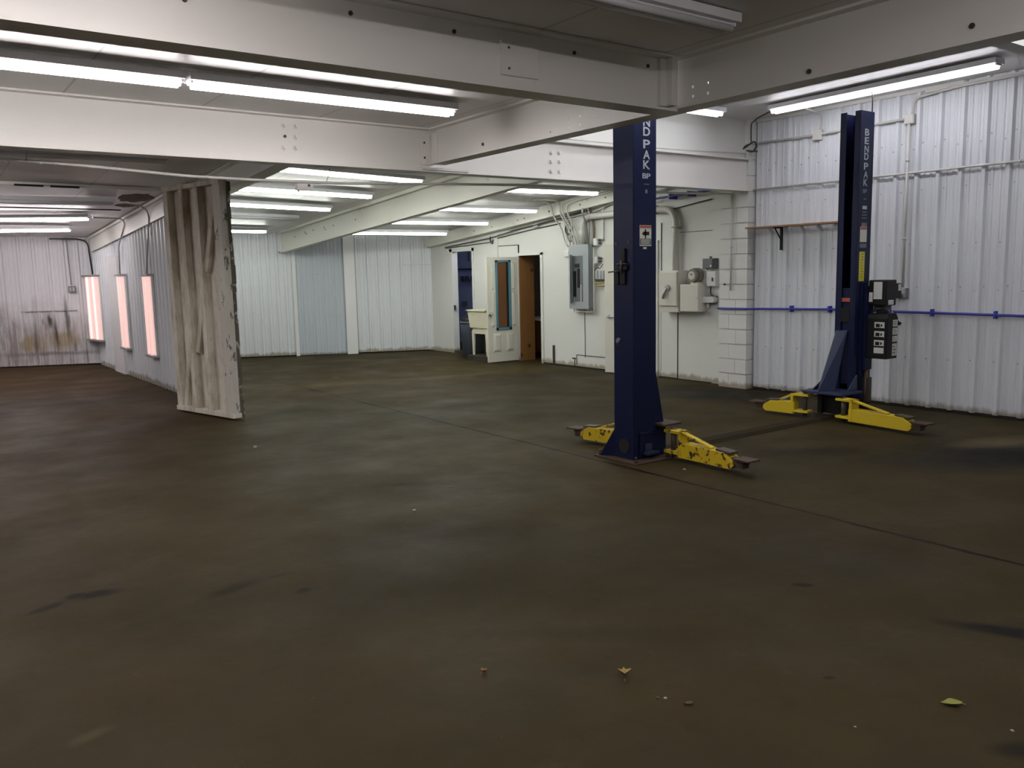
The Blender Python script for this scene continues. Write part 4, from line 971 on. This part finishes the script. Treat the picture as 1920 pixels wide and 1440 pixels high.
# long runs along the wall beam
conduit('upper dark cable following the wall beam above the doorways', [(9.24, 14.9, 2.16), (9.22, 13.2, 2.28), (9.22, 12.3, 2.40), (9.22, 11.3, 2.50), (9.22, 10.4, 2.60)], .009, 'rubber', 'cable', 'cable')
conduit('lower dark cable following the wall beam above the doorways', [(9.25, 14.9, 2.14), (9.25, 13.3, 2.20), (9.25, 13.1, 2.26), (9.25, 12.1, 2.36), (9.25, 11.2, 2.43)], .008, 'rubber', 'cable', 'cable')
conduit('pale conduit tucked under the wall beam near the breaker panel', [(9.23, 12.6, 2.39), (9.23, 11.9, 2.44), (9.23, 10.3, 2.56), (9.23, 9.9, 2.66)], .011, 'conduit')
tag(MB().box(9.21, 9.26, 11.78, 11.90, 2.40, 2.46).build('conduit_box', M['conduit'], None, .004), 'tiny white box on the cables right of the hatch outline', 'electrical box')
kn = MB().tube(bend([(9.23, 13.25, 2.30), (9.2, 13.22, 2.22), (9.23, 13.18, 2.16), (9.2, 13.12, 2.24)], .03), .012, 8)
tag(kn.build('cable_knot', M['rubber']), 'dark cable knot hanging below the wall beam left of the hatch outline', 'cable')

# ------------------------------------------------------------------ doors on the painted wall
D1 = MB().box(8.565, 9.245, 12.435, 12.475, .015, 1.90)
D1 = struct(D1.build('door_1', M['door_paint'], None, .003)); ORG['door_1'] = Vector(D1.location)
def dpanel(x0, x1, z0, z1):
    b = MB(); g = .014
    x0, x1 = sorted((x0, x1))
    b.hexa([(x0, 12.436, z0), (x1, 12.436, z0), (x1, 12.436, z1), (x0, 12.436, z1)], [(x0+g, 12.422, z0+g), (x1-g, 12.422, z0+g), (x1-g, 12.422, z1-g), (x0+g, 12.422, z1-g)])
    b.hexa([(x0+2.2*g, 12.4215, z0+2.2*g), (x1-2.2*g, 12.4215, z0+2.2*g), (x1-2.2*g, 12.4215, z1-2.2*g), (x0+2.2*g, 12.4215, z1-2.2*g)], [(x0+3*g, 12.412, z0+3*g), (x1-3*g, 12.412, z0+3*g), (x1-3*g, 12.412, z1-3*g), (x0+3*g, 12.412, z1-3*g)])
    b.build('panel', M['door_paint'], D1)
xx = lambda s: 9.243-s
dpanel(xx(.60), xx(.52), .66, 1.28); dpanel(xx(.60), xx(.52), 1.32, 1.80); dpanel(xx(.14), xx(.06), .66, 1.28); dpanel(xx(.14), xx(.06), 1.32, 1.80)
dpanel(xx(.57), xx(.40), .20, .53); dpanel(xx(.27), xx(.11), .20, .53)
fr = MB()
for (a, b2, z0, z1) in ((.495, .455, .59, 1.845), (.205, .158, .59, 1.845), (.495, .158, 1.81, 1.845), (.495, .158, .59, .635)): fr.box(xx(a), xx(b2), 12.420, 12.436, z0, z1)
fr.build('tape_border', M['teal'], D1)
MB().box(xx(.455), xx(.255), 12.4335, 12.436, .635, 1.81).build('brown_backing', M['cab_wood'], D1)
MB().box(xx(.255), xx(.205), 12.4335, 12.436, .635, 1.81).build('dark_gap', M['black_hole'], D1)
MB().tube([(xx(.63), 12.435, .885), (xx(.63), 12.42, .885)], .03, 16).tube([(xx(.63), 12.42, .885), (xx(.63), 12.40, .885), (xx(.63), 12.385, .885), (xx(.63), 12.37, .885)], [.014, .018, .036, .028], 16).build('knob', M['chrome'], D1)
D2v = [Vector((9.262, 8.995, 0)), Vector((9.05, 9.88, 0))]
dd = (D2v[1]-D2v[0]).normalized(); dn = Vector((-dd.y, dd.x, 0)); dn = dn if dn.x < 0 else -dn
D2 = MB().obox((D2v[0]+D2v[1])/2-dn*.02+Vector((0, 0, 1.02)), dd, dn, (0, 0, 1), (D2v[1]-D2v[0]).length/2, .02, 1.005)
D2 = struct(D2.build('door_2', M['door_paint'], None, .003)); ORG['door_2'] = Vector(D2.location)
hp = D2v[1]-dd*.09+Vector((0, 0, .90))
MB().tube([hp, hp+dn*.025], .028, 16).tube([hp+dn*.02, hp+dn*.06, hp+dn*.06-dd*.02], .010, 10).tube([hp+dn*.06, hp+dn*.055-dd*.12+Vector((0, 0, -.01))], [.013, .009], 10).build('lever_handle', M['galv'], D2)
MB().box(XP-.01, XP+.05, 8.98, 9.0, 0, 2.02).build('hinge_strip', M['siding_grey'], D2)

# pine board and cabinet in the washroom
tag(MB().box(XP+.004, 9.60, 12.40, 12.428, 0, 1.918).build('pine_partition', M['pine']), 'knotty pine board wall seen just inside the open doorway', 'partition')
vc = thing('vanity_cabinet', 'brown wooden vanity with pale counter inside the dark doorway', 'cabinet', (10.1, 13.0, 0))
MB().box(9.9, 10.5, 12.5, 13.45, .09, .70).build('body', M['cab_wood'], vc, .004)
MB().box(9.87, 10.5, 12.48, 13.46, .70, .735).build('countertop', M['white'], vc, .004)
for k in range(2):
    MB().box(9.885, 9.9, 12.52+.46*k, 12.95+.46*k, .13, .5).build('door', M['cab_wood'], vc, .004); MB().box(9.885, 9.9, 12.52+.46*k, 12.95+.46*k, .53, .67).build('drawer', M['cab_wood'], vc, .004)
MB().box(9.95, 10.45, 12.52, 13.43, 0, .09).build('toe_kick', M['black'], vc)

# blue room fittings
pr = conduit('dark horizontal pipe on the blue room wall', [(10.86, 15.0, 1.72), (10.86, 17.0, 1.72)], .018, 'rubber', 'pipe', 'pipe')
conduit('thin dark conduit dropping down the blue room wall', [(10.87, 16.5, 1.9), (10.87, 16.5, 2.3), (10.87, 16.9, 2.32)], .012, 'rubber', 'pipe', 'pipe', rb=.03)
hk = thing('hook_rail', 'dark hooks on a rail at head height in the blue room', 'hook rail', (10.85, 16.2, 1.5))
MB().box(10.87, 10.9, 15.9, 16.8, 1.48, 1.54).build('rail', M['blue_wall'], hk)
for y in (16.05, 16.3, 16.55, 16.75): MB().box(10.80, 10.87, y-.03, y+.03, 1.44, 1.56).build('hook', M['rubber'], hk)
tag(MB().box(10.86, 10.9, 16.65, 16.85, .85, .97).build('switch_plate', M['grey_dark'], None, .004), 'small dark plate at waist height on the blue room wall', 'switch')
tag(MB().box(10.5, 10.88, 15.7, 16.3, 0, .25).build('storage_crate', M['grey_dark'], None, .02), 'low dark crate on the blue room floor', 'crate')
tag(MB().box(XP-.004, XP+.004, 14.60, 14.67, .88, .98).build('strike_plate', M['rubber']), 'small dark latch plate on the blue doorway frame', 'latch')

for lb, p in (('unseen bare bulb added on the ceiling to light the blue room', (10.2, 14.3, 2.46)), ('unseen bare bulb added on the ceiling to light the dark washroom', (10.5, 11.7, 2.42))):  # bulbs added out of sight to brighten the rooms behind the doorways
    T = thing('added_bulb', lb, 'lamp', p)
    MB().cyl(p, (p[0], p[1], p[2]+.04), .05).build('holder', M['white'], T)
    MB().tube([(p[0], p[1], p[2]), (p[0], p[1], p[2]-.03), (p[0], p[1], p[2]-.07), (p[0], p[1], p[2]-.09)], [.015, .03, .03, .012], 12).build('bulb', M['bulb' if 'blue' in lb else 'bulb_dim'], T)
# ------------------------------------------------------------------ utility sink, bin, pallet
pal = thing('wooden_pallet', 'low grimy wooden pallet under the utility sink', 'pallet', (8.95, 13.1, 0))
for k in range(3): MB().box(8.71+.2*k, 8.79+.2*k, 12.60, 13.36, 0, .06).build('runner', M['steel'], pal, .004)
for k in range(4): MB().box(8.70, 9.2, 12.60+.197*k, 12.765+.197*k, .06, .085).build('slat', M['steel'], pal, .004)
sk = thing('utility_sink', 'yellowed plastic laundry sink on legs, left of the open panelled door', 'sink', (8.98, 13.0, .085))
def frus(x0, x1, y0, y1, z0, X0_, X1_, Y0_, Y1_, z1): return ([(x0, y0, z0), (x1, y0, z0), (x1, y1, z0), (x0, y1, z0)], [(X0_, Y0_, z1), (X1_, Y0_, z1), (X1_, Y1_, z1), (X0_, Y1_, z1)])
bs = MB()
bs.hexa(*frus(8.79, 9.17, 12.79, 13.32, .60, 8.77, 9.19, 12.76, 13.35, .63))
for lo_hi in ((8.775, 8.80, 12.76, 13.35), (9.16, 9.19, 12.76, 13.35)):
    x0, x1, y0, y1 = lo_hi; dx = -.03 if x0 < 9 else .01
    bs.hexa(*frus(x0, x1, y0, y1, .60, x0+dx, x1+dx, y0-.02, y1+.03, .92))
for lo_hi in ((8.78, 9.18, 12.76, 12.79), (8.78, 9.18, 13.32, 13.35)):
    x0, x1, y0, y1 = lo_hi; dy = -.02 if y0 < 13 else .03
    bs.hexa(*frus(x0, x1, y0, y1, .60, x0-.03, x1+.01, y0+dy, y1+dy, .92))
bs.build('basin', M['white_dirty'], sk, .006)
rm = MB()
rm.box(8.72, 8.78, 12.72, 13.42, .915, .94).box(9.16, 9.22, 12.72, 13.42, .915, .94).box(8.72, 9.22, 12.72, 12.77, .915, .94).box(8.72, 9.22, 13.36, 13.42, .915, .94)
rm.build('rim', M['white_dirty'], sk, .006)
MB().box(8.80, 8.82, 12.80, 13.31, .49, .60).box(9.14, 9.16, 12.80, 13.31, .49, .60).box(8.80, 9.16, 12.80, 12.82, .49, .60).box(8.80, 9.16, 13.29, 13.31, .49, .60).build('apron', M['white_dirty'], sk, .004)
for (x, y) in ((8.81, 12.83), (8.81, 13.28), (9.15, 12.83), (9.15, 13.28)):
    MB().hexa([(x-.014, y-.02, .085), (x+.014, y-.02, .085), (x+.014, y+.02, .085), (x-.014, y+.02, .085)], [(x-.02, y-.035, .55), (x+.02, y-.035, .55), (x+.02, y+.035, .55), (x-.02, y+.035, .55)]).build('leg', M['white_dirty'], sk, .003)
cn = thing('rubbish_bin', 'dark blue grey rubbish bin standing behind the utility sink', 'bin', (9.03, 13.64, 0))
MB().tube([(9.03, 13.64, .0), (9.03, 13.64, .62), (9.03, 13.64, .68)], [.20, .235, .245], 22).build('body', M['can'], cn)
MB().tube([(9.03, 13.64, .66), (9.03, 13.64, .70)], .255, 22).build('rim', M['can'], cn)
rb_ = random.Random(4); bg = MB(); pts = []
bg.tube([(9.03, 13.64, .70), (9.02, 13.65, .76), (9.03, 13.64, .80), (9.03, 13.64, .81)], [.24, .20, .12, .02], 14)
bg.build('bin_bag', M['black'], cn)

# ------------------------------------------------------------------ hall fittings
bo = thing('outlet_box', 'small dark double outlet on the far hall wall, left of the pink light', 'electrical box', far(7.34, 1.42, .06))
def fbox(t0, t1, z0, z1, o0, o1): return MB().hexa([far(t0, z0, o0), far(t1, z0, o0), far(t1, z0, o1), far(t0, z0, o1)], [far(t0, z1, o0), far(t1, z1, o0), far(t1, z1, o1), far(t0, z1, o1)])
fbox(7.28, 7.405, 1.42, 1.54, .03, .075).build('body', M['grey_dark'], bo, .004)
for t0 in (7.295, 7.35): fbox(t0, t0+.035, 1.44, 1.52, .075, .08).build('socket', M['galv'], bo)
conduit('thin grey conduit down the hall wall to the double outlet', [far(7.42, 2.5, .07), far(7.37, 2.47, .07), far(7.345, 1.56, .07)], .010, 'galv', rb=.05)
conduit('dark conduit dropping in the hall corner to the upright pink light', [far(7.6, 2.44, .3), far(7.15, 2.44, .12), far(6.99, 2.38, .075), far(6.95, 1.76, .075)], .014, 'rubber', rb=.12)
conduit('conduit bending over the header down to the farther upright partition light', [(2.6, 14.45, 2.60), (3.05, 14.6, 2.60), (3.12, 14.75, 2.54), (3.12, 15.35, 2.2), (3.12, 15.42, 1.73)], .011, 'galv', rb=.08)
conduit('conduit curving down to the nearer upright partition light beside the panel', [(2.75, 13.0, 2.70), (3.05, 13.05, 2.67), (3.13, 13.2, 2.55), (3.13, 13.40, 2.2), (3.125, 13.6, 1.72)], .011, 'galv', rb=.1)
conduit('black cable run along the hall ceiling in front of the lit strips', [(.4, 14.6, zc(.4, 14.6)-.03), (2.9, 13.9, zc(2.9, 13.9)-.03)], .010, 'rubber', 'cable', 'cable')

# ------------------------------------------------------------------ things lying on the floor
def leaf(label, x, y, L, W, a, mat, curl=.02, seed=1):
    rnd = random.Random(seed); n = 8; vs = []; fs = []
    ca, sa = math.cos(a), math.sin(a)
    prof = [0, .45, .8, 1, .95, .75, .45, .2, .02]
    for i in range(n+1):
        t = i/n
        for j in (-1, 0, 1):
            u = (t-.5)*L; v = j*W/2*prof[i]; z = .004+curl*(abs(j)*.7*prof[i]+(t-.5)**2*2)+rnd.uniform(0, .002)
            vs.append((x+u*ca-v*sa, y+u*sa+v*ca, z))
    for i in range(n):
        for j in range(2): fs.append((i*3+j, i*3+j+1, (i+1)*3+j+1, (i+1)*3+j))
    m = len(vs); vs += [(p[0], p[1], max(p[2]-.0025, .0005)) for p in vs]
    fs += [tuple(m+k for k in reversed(f)) for f in fs]
    b = MB(); b.add(vs, fs, 0, True)
    o = b.build('dry_leaf', M[mat], None); tag(o, label, 'leaf')
    stp = MB().tube([(x-(L/2)*ca, y-(L/2)*sa, .006), (x-(L/2+.012)*ca, y-(L/2+.012)*sa, .003)], .0015, 6).build('stem', M[mat], o)
    return o
leaf('yellow curled leaf on the floor at lower centre right', 2.222, 2.325, .058, .055, .9, 'leaf_y', .05, 1)
leaf('small orange brown leaf on the floor at lower centre', 1.805, 2.71, .03, .03, .3, 'leaf_b', .018, 2)
leaf('green yellow leaf on the floor at the lower right', 3.01, 1.418, .085, .045, 2.45, 'leaf_g', .015, 3)
def speck(label, x, y, r, mat, seed):
    rnd = random.Random(seed); pts = []
    for k in range(7):
        a = 2*PI*k/7; q = r*(.6+.6*rnd.random()); pts.append((x+q*math.cos(a), y+q*math.sin(a), 0))
    o = MB().prism(pts, (0, 0, r*.5)).build('debris', M[mat]); tag(o, label, 'debris'); return o
from math import radians
for k, (x, y, r, mat, lb) in enumerate((
    (2.226, 2.105, .006, 'debris', 'tiny white crumb on the floor right of the yellow leaf'),
    (2.205, 2.125, .007, 'rubber', 'tiny dark crumb on the floor left of the white crumb'),
    (2.262, 2.02, .016, 'rust', 'small brown scrap on the floor below the white crumb'),
    (2.77, 4.98, .012, 'debris', 'small pale paper scrap on the middle floor'),
    (5.06, 4.58, .014, 'debris', 'small white chip on the floor in front of the near lift post'),
    (2.68, 7.9, .022, 'debris', 'pale scrap of tape on the floor in front of the dirty door panel'),
    (2.6, 1.55, .005, 'debris', 'tiny white crumb on the floor at lower right'),
    (3.0, 1.2, .006, 'debris', 'pale pebble on the floor below the green leaf'),
    (3.30, 5.35, .012, 'rubber', 'small dark chip on the open middle floor'))):
    speck(lb, x, y, r, mat, 20+k)

# ------------------------------------------------------------------ camera, world, view
cam = bpy.data.cameras.new('camera'); co = bpy.data.objects.new('camera', cam); COL.objects.link(co); S.camera = co
cam.sensor_fit = 'HORIZONTAL'; cam.sensor_width = 36; cam.lens = 1575/1920*36; cam.clip_start = .05; cam.clip_end = 100
pitch, roll, yaw = radians(7.55717), -.0215, radians(-36.10475)
cp, sp = math.cos(pitch), math.sin(pitch)
fwd = Vector((0, cp, -sp)); up = Vector((0, sp, cp)); rt = Vector((1, 0, 0))
c_, s_ = math.cos(roll), math.sin(roll)
r2 = rt*c_+up*s_; u2 = up*c_-rt*s_
Zr = Matrix.Rotation(yaw, 3, 'Z'); r2, u2, f2 = Zr@r2, Zr@u2, Zr@fwd
Mx = Matrix((r2, u2, -f2)).transposed().to_4x4(); Mx.translation = (0, 0, 1.62); co.matrix_world = Mx

wd = bpy.data.worlds.new('world'); S.world = wd; wd.use_nodes = True
wd.node_tree.nodes['Background'].inputs[0].default_value = (.5, .55, .6, 1); wd.node_tree.nodes['Background'].inputs[1].default_value = .02
S.view_settings.view_transform = 'Standard'; S.view_settings.look = 'None'; S.view_settings.gamma = 1; S.view_settings.use_curve_mapping = False
S.view_settings.exposure = .2
S.cycles.max_bounces = 8; S.cycles.diffuse_bounces = 4; S.cycles.use_denoising = True
S.cycles.sample_clamp_indirect = 8
